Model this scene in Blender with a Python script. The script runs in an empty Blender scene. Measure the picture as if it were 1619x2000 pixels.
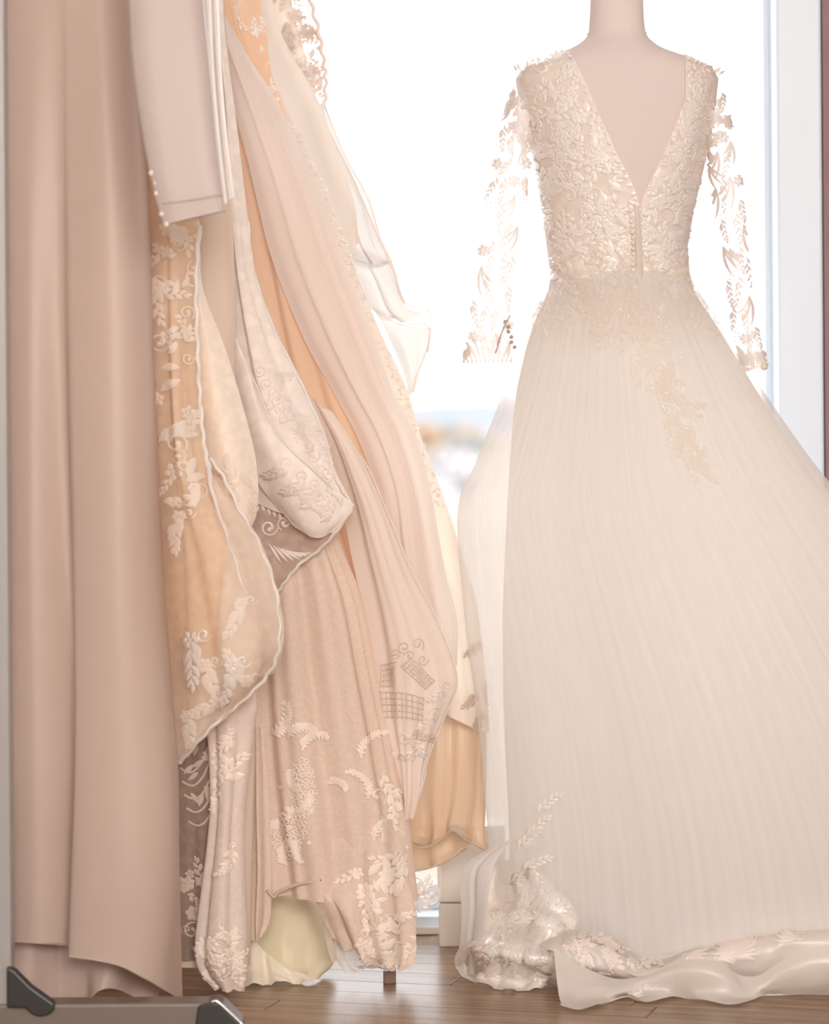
import bpy, math, random
import numpy as np
from mathutils import Vector, Matrix
from mathutils.bvhtree import BVHTree

SC = bpy.context.scene
COL = SC.collection

# ------------------------------------------------------------------ camera
F = 5600.0                       # focal length in pixels of the 1619 wide frame
CX, CY = 809.5, 800.0            # principal point (level camera, lens shifted down)
H = 0.9                          # camera height
ROLL = math.radians(0.45)
CR, SR = math.cos(ROLL), math.sin(ROLL)
cam_d = bpy.data.cameras.new('camera')
cam = bpy.data.objects.new('camera', cam_d)
COL.objects.link(cam)
cam_d.sensor_fit = 'HORIZONTAL'
cam_d.sensor_width = 36.0
cam_d.lens = 36.0 * F / 1619.0
cam_d.shift_y = -(1000.0 - CY) / 1619.0
cam_d.clip_start = 0.05
cam_d.clip_end = 6000
cam_d.dof.use_dof = True
cam_d.dof.focus_distance = 4.50
cam_d.dof.aperture_fstop = 3.3
cam.matrix_world = Matrix(((CR, SR, 0, 0), (0, 0, -1, 0), (-SR, CR, 0, H), (0, 0, 0, 1)))
SC.camera = cam

# ------------------------------------------------------------------ sky, lights, exposure
world = bpy.data.worlds.new('sky')
SC.world = world
world.use_nodes = True
bg = world.node_tree.nodes['Background']
bg.inputs[0].default_value = (0.97, 0.985, 1.0, 1)
bg.inputs[1].default_value = 3.2

def area(name, loc, target, sx, sy, power, color):
    d = bpy.data.lights.new(name, 'AREA')
    d.shape = 'RECTANGLE'; d.size = sx; d.size_y = sy
    d.energy = power; d.color = color
    o = bpy.data.objects.new(name, d); COL.objects.link(o)
    o.location = loc
    o.rotation_euler = (Vector(target) - Vector(loc)).to_track_quat('-Z', 'Y').to_euler()
    return o

area('fill_light', (0.8, -1.6, 2.3), (0.0, 4.5, 0.8), 2.6, 1.6, 236, (1.0, 0.965, 0.93))  # added fill behind the camera, stands in for unseen room light
po = area('window_portal', (0.2, 5.10, 1.27), (0.2, 0.0, 1.27), 1.0, 2.5, 1, (1, 1, 1))
po.data.cycles.is_portal = True

SC.view_settings.view_transform = 'Standard'
SC.view_settings.look = 'None'
SC.view_settings.gamma = 1.0
SC.view_settings.exposure = 0.0
SC.view_settings.use_curve_mapping = False
SC.cycles.max_bounces = 14
SC.cycles.diffuse_bounces = 7
SC.cycles.transmission_bounces = 10
SC.cycles.transparent_max_bounces = 40

# ------------------------------------------------------------------ projection helpers
def W(px, py, D):
    dx, dy = px - CX, py - CY
    X = dx * CR - dy * SR
    Y = dx * SR + dy * CR
    return (X * D / F, D, H - Y * D / F)

def fD(px, py, z=0.004):
    """distance at which the floor (plus z) is seen at that pixel"""
    dx, dy = px - CX, py - CY
    return (H - z) * F / (dx * SR + dy * CR)

def ray(px, py):
    p = Vector(W(px, py, 1.0)); c = Vector((0, 0, H))
    return c, (p - c).normalized()

# ------------------------------------------------------------------ object helpers
def tag(o, label=None, cat=None, group=None, kind=None):
    if label: o['label'] = label
    if cat: o['category'] = cat
    if group: o['group'] = group
    if kind: o['kind'] = kind
    return o

def empty(name, loc, label, cat, group=None):
    o = bpy.data.objects.new(name, None); COL.objects.link(o)
    o.location = loc
    o.empty_display_size = 0.05
    return tag(o, label, cat, group)

BV = {}
def mesh_obj(name, verts, faces, mat, parent=None, uvs=None, smooth=True, label=None, kind=None):
    me = bpy.data.meshes.new(name)
    me.from_pydata([tuple(v) for v in verts], [], [tuple(f) for f in faces])
    if uvs is not None:
        lay = me.uv_layers.new(name='UVMap')
        idx = np.empty(len(me.loops), dtype=np.int32)
        me.loops.foreach_get('vertex_index', idx)
        lay.data.foreach_set('uv', np.asarray(uvs, dtype=np.float32)[idx].ravel())
    if smooth:
        me.polygons.foreach_set('use_smooth', [True] * len(me.polygons))
    me.materials.append(mat)
    me.update()
    o = bpy.data.objects.new(name, me); COL.objects.link(o)
    if parent is not None:
        o.parent = parent
        if parent.type == 'EMPTY' or parent.get('_off'):
            r = parent
            o.location = (-r.location[0], -r.location[1], -r.location[2]) if parent.type == 'EMPTY' else (0, 0, 0)
    if label: o['label'] = label
    if kind: o['kind'] = kind
    return o

def bvh(verts, faces):
    return BVHTree.FromPolygons([Vector(v) for v in verts], [tuple(f) for f in faces])

class MB:
    """collects simple solids into one mesh"""
    def __init__(s): s.v = []; s.f = []
    def box(s, x0, x1, y0, y1, z0, z1):
        b = len(s.v)
        s.v += [(x, y, z) for z in (z0, z1) for y in (y0, y1) for x in (x0, x1)]
        s.f += [(b, b+2, b+3, b+1), (b+4, b+5, b+7, b+6), (b, b+1, b+5, b+4), (b+2, b+6, b+7, b+3), (b, b+4, b+6, b+2), (b+1, b+3, b+7, b+5)]
        return s
    def prism(s, pts, y0, y1):
        """outline in x,z extruded along y"""
        b = len(s.v); n = len(pts)
        s.v += [(x, y0, z) for x, z in pts] + [(x, y1, z) for x, z in pts]
        s.f += [tuple(b + i for i in range(n)), tuple(b + n + i for i in reversed(range(n)))]
        s.f += [(b + i, b + n + i, b + n + (i+1) % n, b + (i+1) % n) for i in range(n)]
        return s
    def ball(s, c, r, sq=1.0, n=8, m=6):
        b = len(s.v)
        for i in range(m + 1):
            t = math.pi * i / m
            for j in range(n):
                p = 2 * math.pi * j / n
                s.v.append((c[0] + r*math.sin(t)*math.cos(p), c[1] + r*sq*math.sin(t)*math.sin(p), c[2] + r*math.cos(t)))
        for i in range(m):
            for j in range(n):
                s.f.append((b+i*n+j, b+(i+1)*n+j, b+(i+1)*n+(j+1) % n, b+i*n+(j+1) % n))
        return s
    def pipe(s, pts, r, n=8):
        pts = [Vector(p) for p in pts]; b = len(s.v)
        rs = r if isinstance(r, (list, tuple)) else [r] * len(pts)
        for i, p in enumerate(pts):
            t = (pts[min(i+1, len(pts)-1)] - pts[max(i-1, 0)]).normalized()
            a = t.cross(Vector((0, 1, 0.13))); a.normalize(); c = t.cross(a)
            for j in range(n):
                q = 2*math.pi*j/n
                s.v.append(tuple(p + (a*math.cos(q) + c*math.sin(q))*rs[i]))
        for i in range(len(pts)-1):
            for j in range(n):
                s.f.append((b+i*n+j, b+i*n+(j+1) % n, b+(i+1)*n+(j+1) % n, b+(i+1)*n+j))
        s.f.append(tuple(b+j for j in range(n))); s.f.append(tuple(b+(len(pts)-1)*n+j for j in reversed(range(n))))
        return s
    def build(s, name, mat, parent=None, smooth=False, bevel=0, **k):
        o = mesh_obj(name, s.v, s.f, mat, parent, smooth=smooth, **k)
        if bevel:
            m = o.modifiers.new('edge', 'BEVEL'); m.width = bevel; m.segments = 2; m.limit_method = 'ANGLE'
        return o

def cr(P, t):
    """Catmull-Rom through P (n, k) at parameters t in 0..1"""
    P = np.asarray(P, float); n = len(P)
    x = np.clip(np.asarray(t) * (n - 1), 0, n - 1 - 1e-9)
    i = x.astype(int); f = (x - i)[:, None]
    E = np.vstack([2*P[0]-P[1], P, 2*P[-1]-P[-2]]).reshape(n + 2, -1)
    p0, p1, p2, p3 = E[i], E[i+1], E[i+2], E[i+3]
    r = 0.5*((2*p1) + (-p0+p2)*f + (2*p0-5*p1+4*p2-p3)*f**2 + (-p0+3*p1-3*p2+p3)*f**3)
    return r

def sines(u, v, freq, seed, n=7, aniso=(1, 1)):
    r = random.Random(seed); o = np.zeros_like(u)
    for _ in range(n):
        a = r.uniform(0, 2*math.pi); k = freq*r.uniform(0.5, 1.6)
        o += np.sin(k*(math.cos(a)*u*aniso[0] + math.sin(a)*v*aniso[1]) + r.uniform(0, 6.28) + 1.3*np.sin(0.6*k*(math.sin(a)*u*aniso[0]-math.cos(a)*v*aniso[1])))
    return o / n

def fold_disp(U, V, folds):
    d = np.zeros_like(U)
    for n, a0, a1, ph, wob in folds:
        s = 2*math.pi*n*U + 0.5*np.sin(4*math.pi*U + 1.7*ph) + 0.12*np.sin(10*math.pi*U + ph) + ph + wob*np.sin(2.3*V + ph) + 0.5*wob*np.sin(5.1*V + 2*ph)
        w = np.sin(s) + 0.28*np.sin(2*s + 0.7)
        d += (a0 + (a1 - a0)*V)*w
    return d

def grid_normals(P, closed=False):
    if closed:
        du = np.roll(P, -1, 1) - np.roll(P, 1, 1)
    else:
        du = np.gradient(P, axis=1)
    dv = np.gradient(P, axis=0)
    n = np.cross(du, dv)
    return n / (np.linalg.norm(n, axis=2, keepdims=True) + 1e-12)

class Surf:
    def __init__(s, o, P, faces):
        s.o = o; s.P = P; s.bvh = bvh(P.reshape(-1, 3), faces)

def sheet(name, rows, nu, nv, mat, parent, folds=(), wr=None, label=None, kind=None, zmin=0.002, uvs=(1, 1), edge=None):
    """cloth panel through a net of (px, py, distance) points; rows run from top to bottom"""
    C = np.array([[W(*p) for p in r] for r in rows])
    m, k, _ = C.shape
    A = np.stack([cr(C[i], np.linspace(0, 1, nu)) for i in range(m)])
    P = np.stack([cr(A[:, j], np.linspace(0, 1, nv)) for j in range(nu)], 1)
    U, V = np.meshgrid(np.linspace(0, 1, nu), np.linspace(0, 1, nv))
    N = grid_normals(P)
    N *= np.where(N[:, :, 1:2] > 0, -1, 1)
    d = fold_disp(U, V, folds)
    if wr:
        d = d + wr[0]*sines(U, V, wr[1], wr[2], aniso=wr[3] if len(wr) > 3 else (1, 1))
    P = P + N*d[:, :, None]
    if edge:                      # wavy lower edge: (count, amplitude)
        P[:, :, 2] += (edge[1]*np.sin(2*math.pi*edge[0]*U + 0.6)*V**6)
    P[:, :, 2] = np.maximum(P[:, :, 2], zmin)
    ids = np.arange(nu*nv).reshape(nv, nu)
    f = np.stack([ids[:-1, :-1], ids[1:, :-1], ids[1:, 1:], ids[:-1, 1:]], -1).reshape(-1, 4)
    uv = np.stack([U*uvs[0], (1 - V)*uvs[1]], -1).reshape(-1, 2)
    o = mesh_obj(name, P.reshape(-1, 3), f.tolist(), mat, parent, uv, label=label, kind=kind)
    return Surf(o, P, f.tolist())

def tube(name, rows, nt, nv, mat, parent, folds=(), wr=None, label=None, arc=None, power=1.0, zmin=0.002, uvs=(1, 1), lin=False):
    """closed (or open, with arc) cloth tube; rows = (Lx, Ly, Rx, Ry, distance, half depth)"""
    R = np.array([list(W(r[0], r[1], r[4])) + list(W(r[2], r[3], r[4])) + [r[5]] for r in rows])
    t = np.linspace(0, 1, nv)
    if lin:
        Q = np.stack([np.interp(t, np.linspace(0, 1, len(R)), R[:, c]) for c in range(R.shape[1])], 1)
    else:
        # spread by height so that rows at uneven spacing keep their place
        zz = (R[:, 2] + R[:, 5])*0.5
        s = np.concatenate([[0], np.cumsum(np.abs(np.diff(zz)) + 1e-6)]); s /= s[-1]
        ti = np.interp(t, s, np.linspace(0, 1, len(R)))
        Q = cr(R, ti)
    if arc is None:
        th = np.linspace(0, 2*math.pi, nt, endpoint=False)[None, :].repeat(nv, 0)
    else:
        a0 = np.interp(t, np.linspace(0, 1, len(arc)), [a[0] for a in arc]); a1 = np.interp(t, np.linspace(0, 1, len(arc)), [a[1] for a in arc])
        th = a0[:, None] + (a1 - a0)[:, None]*np.linspace(0, 1, nt)[None, :]
    L, Rr, hd = Q[:, 0:3], Q[:, 3:6], Q[:, 6]
    c = (L + Rr)/2; h = (Rr - L)/2
    cs = np.cos(th); sn = np.sin(th)
    if power != 1.0:
        cs = np.sign(cs)*np.abs(cs)**power; sn = np.sign(sn)*np.abs(sn)**power
    P = c[:, None, :] + h[:, None, :]*cs[:, :, None]
    P[:, :, 1] -= hd[:, None]*sn           # sin > 0 faces the camera
    U = th/(2*math.pi); V = t[:, None].repeat(nt, 1)
    N = grid_normals(P, closed=arc is None)
    cen = c[:, None, :]
    flip = np.sum(N*(P - cen), 2, keepdims=True) < 0
    N = np.where(flip, -N, N)
    d = fold_disp(U, V, folds)
    if wr:
        d = d + wr[0]*sines(np.cos(th), V*(wr[3] if len(wr) > 3 else 2.0), wr[1], wr[2])
    P = P + N*d[:, :, None]
    P[:, :, 2] = np.maximum(P[:, :, 2], zmin)
    ids = np.arange(nt*nv).reshape(nv, nt)
    if arc is None:
        nx = np.roll(ids, -1, 1)
        f = np.stack([ids[:-1], ids[1:], nx[1:], nx[:-1]], -1).reshape(-1, 4)
    else:
        f = np.stack([ids[:-1, :-1], ids[1:, :-1], ids[1:, 1:], ids[:-1, 1:]], -1).reshape(-1, 4)
    uv = np.stack([(1 - np.abs((U % 1)*2 - 1))*uvs[0]*2, (1 - V)*uvs[1]], -1).reshape(-1, 2)
    o = mesh_obj(name, P.reshape(-1, 3), f.tolist(), mat, parent, uv, label=label)
    return Surf(o, P, f.tolist())

def row(y, l, r, D, t): return (l, y, r, y, D, t)

def cord(name, pts, r, mat, parent, n=40, seg=6, wave=None, label=None):
    P = cr([W(*p) for p in pts], np.linspace(0, 1, n))
    if wave:
        s = np.linspace(0, 1, n)*wave[0]*2*math.pi
        P[:, 0] += wave[1]*np.sin(s); P[:, 1] += wave[1]*0.6*np.cos(s*0.7)
    rr = r if not isinstance(r, tuple) else [r[0] + (r[1]-r[0])*i/(n-1) for i in range(n)]
    m = MB().pipe(P, rr, seg)
    return m.build(name, mat, parent, smooth=True, label=label)

# ------------------------------------------------------------------ embroidery motifs, drawn in pixels then laid on the cloth
def dof(surf, px, py, off=0.0, default=4.6):
    o, d = ray(px, py); loc, n, i, k = surf.bvh.ray_cast(o, d)
    return (loc.y if loc is not None else default) - off

class Motif:
    def __init__(s): s.v = []; s.f = []
    def strip(s, pts, ws, h=0.0):
        """ribbon along pts with a raised spine"""
        b = len(s.v); n = len(pts)
        for i, (x, y) in enumerate(pts):
            x0, y0 = pts[max(i-1, 0)]; x1, y1 = pts[min(i+1, n-1)]
            l = math.hypot(x1-x0, y1-y0) + 1e-9
            nx, ny = -(y1-y0)/l, (x1-x0)/l
            w = ws[i]
            s.v += [(x + nx*w, y + ny*w, 0.0), (x, y, h), (x - nx*w, y - ny*w, 0.0)]
        for i in range(n-1):
            a = b + 3*i
            s.f += [(a, a+1, a+4, a+3), (a+1, a+2, a+5, a+4)]
    def leaf(s, x, y, ang, L, Wd, curve=0.0, h=1.0, n=6):
        pts = []; ws = []
        for i in range(n):
            t = i/(n-1)
            a = ang + curve*t
            pts.append((x + L*t*math.cos(ang + curve*t*0.5), y + L*t*math.sin(ang + curve*t*0.5)))
            ws.append(max(0.25, Wd*(math.sin(math.pi*min(1, t*0.94 + 0.05))**0.8)))
        s.strip(pts, ws, h)
    def spray(s, x, y, ang, L, n, lL, curve=0.5, lw=0.28, sw=1.1, h=1.0):
        pts = []; px, py = x, y; m = 14
        for i in range(m):
            a = ang + curve*i/m
            pts.append((px, py)); px += L/m*math.cos(a); py += L/m*math.sin(a)
        s.strip(pts, [sw*(1-0.5*i/m) for i in range(m)], h*0.6)
        for k in range(n):
            t = 0.12 + 0.8*k/max(1, n-1)
            i = min(m-1, int(t*m)); a = ang + curve*t
            l = lL*(1 - 0.45*t)
            sd = 1 if k % 2 else -1
            s.leaf(pts[i][0], pts[i][1], a + sd*0.75, l, l*lw, -sd*0.5, h)
        s.leaf(pts[-1][0], pts[-1][1], ang + curve, lL*0.6, lL*0.17, 0, h)
    def scroll(s, x, y, ang, R, turns, w, sgn=1, h=1.0):
        pts = []; ws = []; n = int(10*turns) + 6
        for i in range(n):
            t = i/(n-1); r = R*(1 - 0.78*t); a = ang + sgn*turns*2*math.pi*t
            pts.append((x + r*math.cos(a), y + r*math.sin(a))); ws.append(w*(0.55 + 0.6*t))
        s.strip(pts, ws, h)
        s.disc(pts[-1][0], pts[-1][1], w*1.7, h)
    def disc(s, x, y, r, h=1.0, n=7):
        b = len(s.v)
        s.v.append((x, y, h))
        for j in range(n):
            s.v.append((x + r*math.cos(2*math.pi*j/n), y + r*math.sin(2*math.pi*j/n), 0))
        s.f += [(b, b+1+j, b+1+(j+1) % n) for j in range(n)]
    def ring(s, x, y, r, w, h=1.0, n=12):
        pts = [(x + r*math.cos(2*math.pi*j/n), y + r*math.sin(2*math.pi*j/n)) for j in range(n+1)]
        s.strip(pts, [w]*(n+1), h)
    def flower(s, x, y, R, n=6, a0=0.0, h=1.0):
        for k in range(n):
            a = a0 + 2*math.pi*k/n
            s.leaf(x + 0.22*R*math.cos(a), y + 0.22*R*math.sin(a), a, R*0.8, R*0.36, 0, h)
        s.disc(x, y, R*0.26, h*1.4)
    def dots(s, x, y, r, sp, rnd, k=6):
        for _ in range(k):
            s.disc(x + rnd.uniform(-sp, sp), y + rnd.uniform(-sp, sp), r, 1.0, 6)

def lay(name, motif, surf, mat, parent, off=0.0014, relief=0.0016, label=None, kind=None, hit=1):
    """puts the motif on the cloth: each vertex lands on the surface, raised a little"""
    V = []; ok = []
    for (x, y, h) in motif.v:
        o, d = ray(x, y); p = None
        for k in range(hit):
            loc, n, i, dist = surf.bvh.ray_cast(o, d)
            if loc is None: p = None; break
            p = (loc, n); o = loc + d*0.002
        if p is None: V.append((0, 0, 0)); ok.append(False); continue
        n = p[1]
        if n.dot(d) > 0: n = -n
        if hit > 1: n = -n
        V.append(tuple(p[0] + n*(off + relief*h))); ok.append(True)
    Fc = []
    for f in motif.f:
        if all(ok[i] for i in f):
            z = [V[i] for i in f]
            if max(abs(z[0][1] - q[1]) for q in z) < 0.03: Fc.append(f)
    if not Fc: return None
    used = sorted({i for f in Fc for i in f}); mp = {a: b for b, a in enumerate(used)}
    return mesh_obj(name, [V[i] for i in used], [tuple(mp[i] for i in f) for f in Fc], mat, parent, label=label, kind=kind)

def inside(poly, x, y):
    c = False; n = len(poly)
    for i in range(n):
        x0, y0 = poly[i]; x1, y1 = poly[i-1]
        if (y0 > y) != (y1 > y) and x < (x1-x0)*(y-y0)/(y1-y0) + x0: c = not c
    return c

def fill(poly, count, rnd, size=22, kinds='lsfd', dirs=None):
    m = Motif(); xs = [p[0] for p in poly]; ys = [p[1] for p in poly]; n = 0; tries = 0
    while n < count and tries < count*30:
        tries += 1
        x = rnd.uniform(min(xs), max(xs)); y = rnd.uniform(min(ys), max(ys))
        if not inside(poly, x, y): continue
        n += 1
        k = rnd.choice(kinds); a = rnd.uniform(0, 6.28) if dirs is None else dirs + rnd.uniform(-0.8, 0.8)
        z = size*rnd.uniform(0.7, 1.3)
        if k == 'l': m.spray(x, y, a, z*1.8, 6, z*0.75, rnd.uniform(-1.2, 1.2), h=1)
        elif k == 's': m.scroll(x, y, a, z*0.6, rnd.uniform(0.8, 1.3), z*0.075, rnd.choice((-1, 1)))
        elif k == 'f': m.flower(x, y, z*0.55, rnd.choice((5, 6)), a)
        elif k == 'd': m.dots(x, y, z*0.07, z*0.5, rnd, 5)
        elif k == 'p': m.leaf(x, y, a, z*1.1, z*0.26, rnd.uniform(-0.8, 0.8))
    return m

# ------------------------------------------------------------------ materials
def nt(name):
    m = bpy.data.materials.new(name); m.use_nodes = True
    t = m.node_tree; t.nodes.clear()
    out = t.nodes.new('ShaderNodeOutputMaterial')
    return m, t, out

def cloth(name, col, trans=0.4, sheer=0.0, gloss=0.0, rough=0.4, streak=0.0, weave=0.0, lace=0.0, tcol=None, lscale=90.0, veil=False, sscale=(70, 1.6)):
    m, t, out = nt(name); N = t.nodes.new; L = t.links.new
    dif = N('ShaderNodeBsdfDiffuse'); tr = N('ShaderNodeBsdfTranslucent'); mix = N('ShaderNodeMixShader')
    dif.inputs['Color'].default_value = (*col, 1); tr.inputs['Color'].default_value = (*(tcol or col), 1)
    mix.inputs[0].default_value = trans
    L(dif.outputs[0], mix.inputs[1]); L(tr.outputs[0], mix.inputs[2])
    sh = mix.outputs[0]
    height = None
    def addh(sock, k):
        nonlocal height
        mul = N('ShaderNodeMath'); mul.operation = 'MULTIPLY'; mul.inputs[1].default_value = k
        L(sock, mul.inputs[0])
        if height is None: height = mul.outputs[0]
        else:
            ad = N('ShaderNodeMath'); ad.operation = 'ADD'; L(height, ad.inputs[0]); L(mul.outputs[0], ad.inputs[1]); height = ad.outputs[0]
    alpha_mod = None
    if streak:
        uv = N('ShaderNodeUVMap'); mp = N('ShaderNodeMapping'); mp.inputs['Scale'].default_value = (sscale[0], sscale[1], 1)
        no = N('ShaderNodeTexNoise'); no.inputs['Scale'].default_value = 1.0; no.inputs['Detail'].default_value = 3
        L(uv.outputs[0], mp.inputs[0]); L(mp.outputs[0], no.inputs['Vector'])
        addh(no.outputs['Fac'], streak); alpha_mod = no.outputs['Fac']
    tc = N('ShaderNodeTexCoord')
    if weave:
        no = N('ShaderNodeTexNoise'); no.inputs['Scale'].default_value = 420; no.inputs['Detail'].default_value = 2
        L(tc.outputs['Object'], no.inputs['Vector']); addh(no.outputs['Fac'], weave)
    if lace:
        wn = N('ShaderNodeTexNoise'); wn.inputs['Scale'].default_value = lscale*0.35; wn.inputs['Detail'].default_value = 2
        L(tc.outputs['Object'], wn.inputs['Vector'])
        vm = N('ShaderNodeVectorMath'); vm.operation = 'MULTIPLY_ADD'; vm.inputs[1].default_value = (0.03, 0.03, 0.03)
        L(wn.outputs['Color'], vm.inputs[0]); L(tc.outputs['Object'], vm.inputs[2])
        vo = N('ShaderNodeTexVoronoi'); vo.feature = 'SMOOTH_F1'; vo.inputs['Scale'].default_value = lscale
        L(vm.outputs[0], vo.inputs['Vector'])
        rp = N('ShaderNodeValToRGB'); rp.color_ramp.elements[0].position = 0.28; rp.color_ramp.elements[1].position = 0.5
        L(vo.outputs['Distance'], rp.inputs[0])
        mc = N('ShaderNodeMix'); mc.data_type = 'RGBA'
        mc.inputs['A'].default_value = (*[min(1, c*1.04) for c in col], 1)
        mc.inputs['B'].default_value = (*[c*(1 - lace*0.5) for c in col], 1)
        L(rp.outputs[0], mc.inputs['Factor']); L(mc.outputs['Result'], dif.inputs['Color'])
        iv = N('ShaderNodeMath'); iv.operation = 'SUBTRACT'; iv.inputs[0].default_value = 1; L(rp.outputs[0], iv.inputs[1])
        addh(iv.outputs[0], lace*0.6)
    if height is not None:
        bp = N('ShaderNodeBump'); bp.inputs['Strength'].default_value = 0.7; bp.inputs['Distance'].default_value = 0.004
        L(height, bp.inputs['Height'])
        L(bp.outputs[0], dif.inputs['Normal'])
    if gloss:
        gl = N('ShaderNodeBsdfGlossy'); gl.inputs['Roughness'].default_value = rough
        gl.inputs['Color'].default_value = (1, 0.97, 0.94, 1)
        fr = N('ShaderNodeFresnel'); fr.inputs['IOR'].default_value = 1.45
        mu = N('ShaderNodeMath'); mu.operation = 'MULTIPLY_ADD'; mu.inputs[1].default_value = gloss; mu.inputs[2].default_value = gloss*0.12; mu.use_clamp = True
        L(fr.outputs[0], mu.inputs[0])
        if height is not None: L(bp.outputs[0], gl.inputs['Normal'])
        mg = N('ShaderNodeMixShader'); L(mu.outputs[0], mg.inputs[0]); L(sh, mg.inputs[1]); L(gl.outputs[0], mg.inputs[2]); sh = mg.outputs[0]
    if sheer:
        tp = N('ShaderNodeBsdfTransparent'); mt = N('ShaderNodeMixShader')
        if alpha_mod is not None:
            ma = N('ShaderNodeMath'); ma.operation = 'MULTIPLY_ADD'; ma.inputs[1].default_value = -0.22; ma.inputs[2].default_value = sheer + 0.11; ma.use_clamp = True
            L(alpha_mod, ma.inputs[0]); L(ma.outputs[0], mt.inputs[0])
        else: mt.inputs[0].default_value = sheer
        L(sh, mt.inputs[1]); L(tp.outputs[0], mt.inputs[2]); sh = mt.outputs[0]
    L(sh, out.inputs[0])
    return m

def solid(name, col, rough=0.5, metal=0.0, noise=0.0, nscale=8.0, spec=0.5):
    m, t, out = nt(name); N = t.nodes.new; L = t.links.new
    p = N('ShaderNodeBsdfPrincipled'); p.inputs['Base Color'].default_value = (*col, 1)
    p.inputs['Roughness'].default_value = rough; p.inputs['Metallic'].default_value = metal
    p.inputs['Specular IOR Level'].default_value = spec
    if noise:
        tc = N('ShaderNodeTexCoord'); no = N('ShaderNodeTexNoise'); no.inputs['Scale'].default_value = nscale; no.inputs['Detail'].default_value = 4
        L(tc.outputs['Object'], no.inputs['Vector'])
        mc = N('ShaderNodeMix'); mc.data_type = 'RGBA'
        mc.inputs['A'].default_value = (*[c*(1-noise) for c in col], 1); mc.inputs['B'].default_value = (*[min(1, c*(1+noise)) for c in col], 1)
        L(no.outputs['Fac'], mc.inputs['Factor']); L(mc.outputs['Result'], p.inputs['Base Color'])
    L(p.outputs[0], out.inputs[0])
    return m

M = {}
M['champagne'] = cloth('champagne_satin', (0.64, 0.50, 0.425), 0.2, gloss=0.25, rough=0.45, weave=0.05)
M['sleeve_satin'] = cloth('sleeve_satin', (0.60, 0.515, 0.475), 0.15, gloss=0.25, rough=0.45, weave=0.04)
M['glow_lining'] = cloth('glow_lining', (0.88, 0.60, 0.33), 0.2, gloss=0.15, rough=0.4, weave=0.04)  # glow of light passing between the layers, put into the colour
M['ivory_sheer'] = cloth('ivory_lace_tulle', (0.95, 0.86, 0.77), 0.2, sheer=0.6, lace=0.10, lscale=60)
M['cream_panel'] = cloth('cream_panel', (0.97, 0.86, 0.74), 0.15, lace=0.05, lscale=70)
M['plain_cream'] = cloth('plain_cream', (0.83, 0.70, 0.58), 0.25, gloss=0.1, weave=0.05)
M['ivory_lace'] = cloth('ivory_lace', (0.94, 0.86, 0.795), 0.12, lace=0.08, lscale=55)
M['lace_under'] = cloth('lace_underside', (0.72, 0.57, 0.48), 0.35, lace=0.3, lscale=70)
M['lace_shaded'] = cloth('shaded_lace', (0.42, 0.31, 0.25), 0.3, lace=0.2, lscale=80)  # ivory lace with the gown's interior shade put into its colour
M['blush_lace'] = cloth('blush_lace', (0.82, 0.66, 0.55), 0.12, streak=0.1, lace=0.04, lscale=150)
M['blush_tulle'] = cloth('blush_tulle', (0.93, 0.88, 0.84), 0.3, streak=0.05, sheer=0.2)
M['blush_over'] = cloth('blush_overlay', (0.92, 0.83, 0.76), 0.5, streak=0.6, sheer=0.35)
M['apricot'] = cloth('apricot_cloth_shade', (0.88, 0.63, 0.46), 0.25, weave=0.04)  # cloth colour that also carries the orange shade inside the tulle gown
M['cream_tulle'] = cloth('cream_tulle', (0.94, 0.86, 0.77), 0.25, streak=0.05)
M['peach_organza'] = cloth('peach_organza', (0.66, 0.475, 0.32), 0.06, gloss=0.2, rough=0.3, sheer=0.04, streak=0.2)
M['cream_chiffon'] = cloth('cream_chiffon', (0.92, 0.86, 0.80), 0.25, streak=0.2)
M['organza'] = cloth('white_organza', (0.81, 0.80, 0.79), 0.06, sheer=0.05, gloss=0.1)
M['thread'] = cloth('embroidery_thread', (0.96, 0.91, 0.86), 0.25, gloss=0.4, rough=0.35)
M['thread_front'] = cloth('ivory_embroidery', (0.97, 0.90, 0.84), 0.05, gloss=0.2, rough=0.4)
M['thread_soft'] = cloth('soft_embroidery', (0.96, 0.88, 0.80), 0.1, sheer=0.35)
M['thread_blush'] = cloth('blush_applique', (0.93, 0.80, 0.70), 0.05, gloss=0.15, rough=0.4)
M['underlay'] = cloth('peach_underlay', (0.92, 0.75, 0.60), 0.15, weave=0.04)
M['blush_flap'] = cloth('blush_flap', (0.91, 0.80, 0.72), 0.22, streak=0.05)
M['basket_thread'] = cloth('basket_thread', (0.75, 0.61, 0.52), 0.1)
M['shaded_thread'] = cloth('shaded_thread', (0.66, 0.52, 0.44), 0.1)  # thread on the dark lace, same shade painted in
M['bead_lace'] = cloth('bead_lace', (0.86, 0.76, 0.69), 0.35, gloss=0.3)
M['thread_skirt'] = cloth('skirt_embroidery', (0.97, 0.92, 0.87), 0.5, sheer=0.52)
M['train_lace'] = cloth('train_lace', (0.90, 0.775, 0.70), 0.2, streak=0.1, lace=0.05, lscale=120)
M['thread_pink'] = cloth('blush_thread', (0.90, 0.80, 0.74), 0.15, gloss=0.3, rough=0.4)
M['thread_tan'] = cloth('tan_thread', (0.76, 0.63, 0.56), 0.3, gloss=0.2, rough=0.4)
M['thread_white'] = cloth('white_thread', (0.95, 0.91, 0.87), 0.35, gloss=0.6, rough=0.3)
M['trim_white'] = cloth('white_trim', (0.95, 0.90, 0.85), 0.35, gloss=0.4, rough=0.35)
M['gown_satin'] = cloth('gown_ivory_satin', (0.94, 0.91, 0.865), 0.64, streak=0.05, sscale=(26, 0.7))
M['gown_lace'] = cloth('gown_bodice_lace', (0.95, 0.88, 0.815), 0.3, lace=0.05, lscale=70, gloss=0.1)
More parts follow.
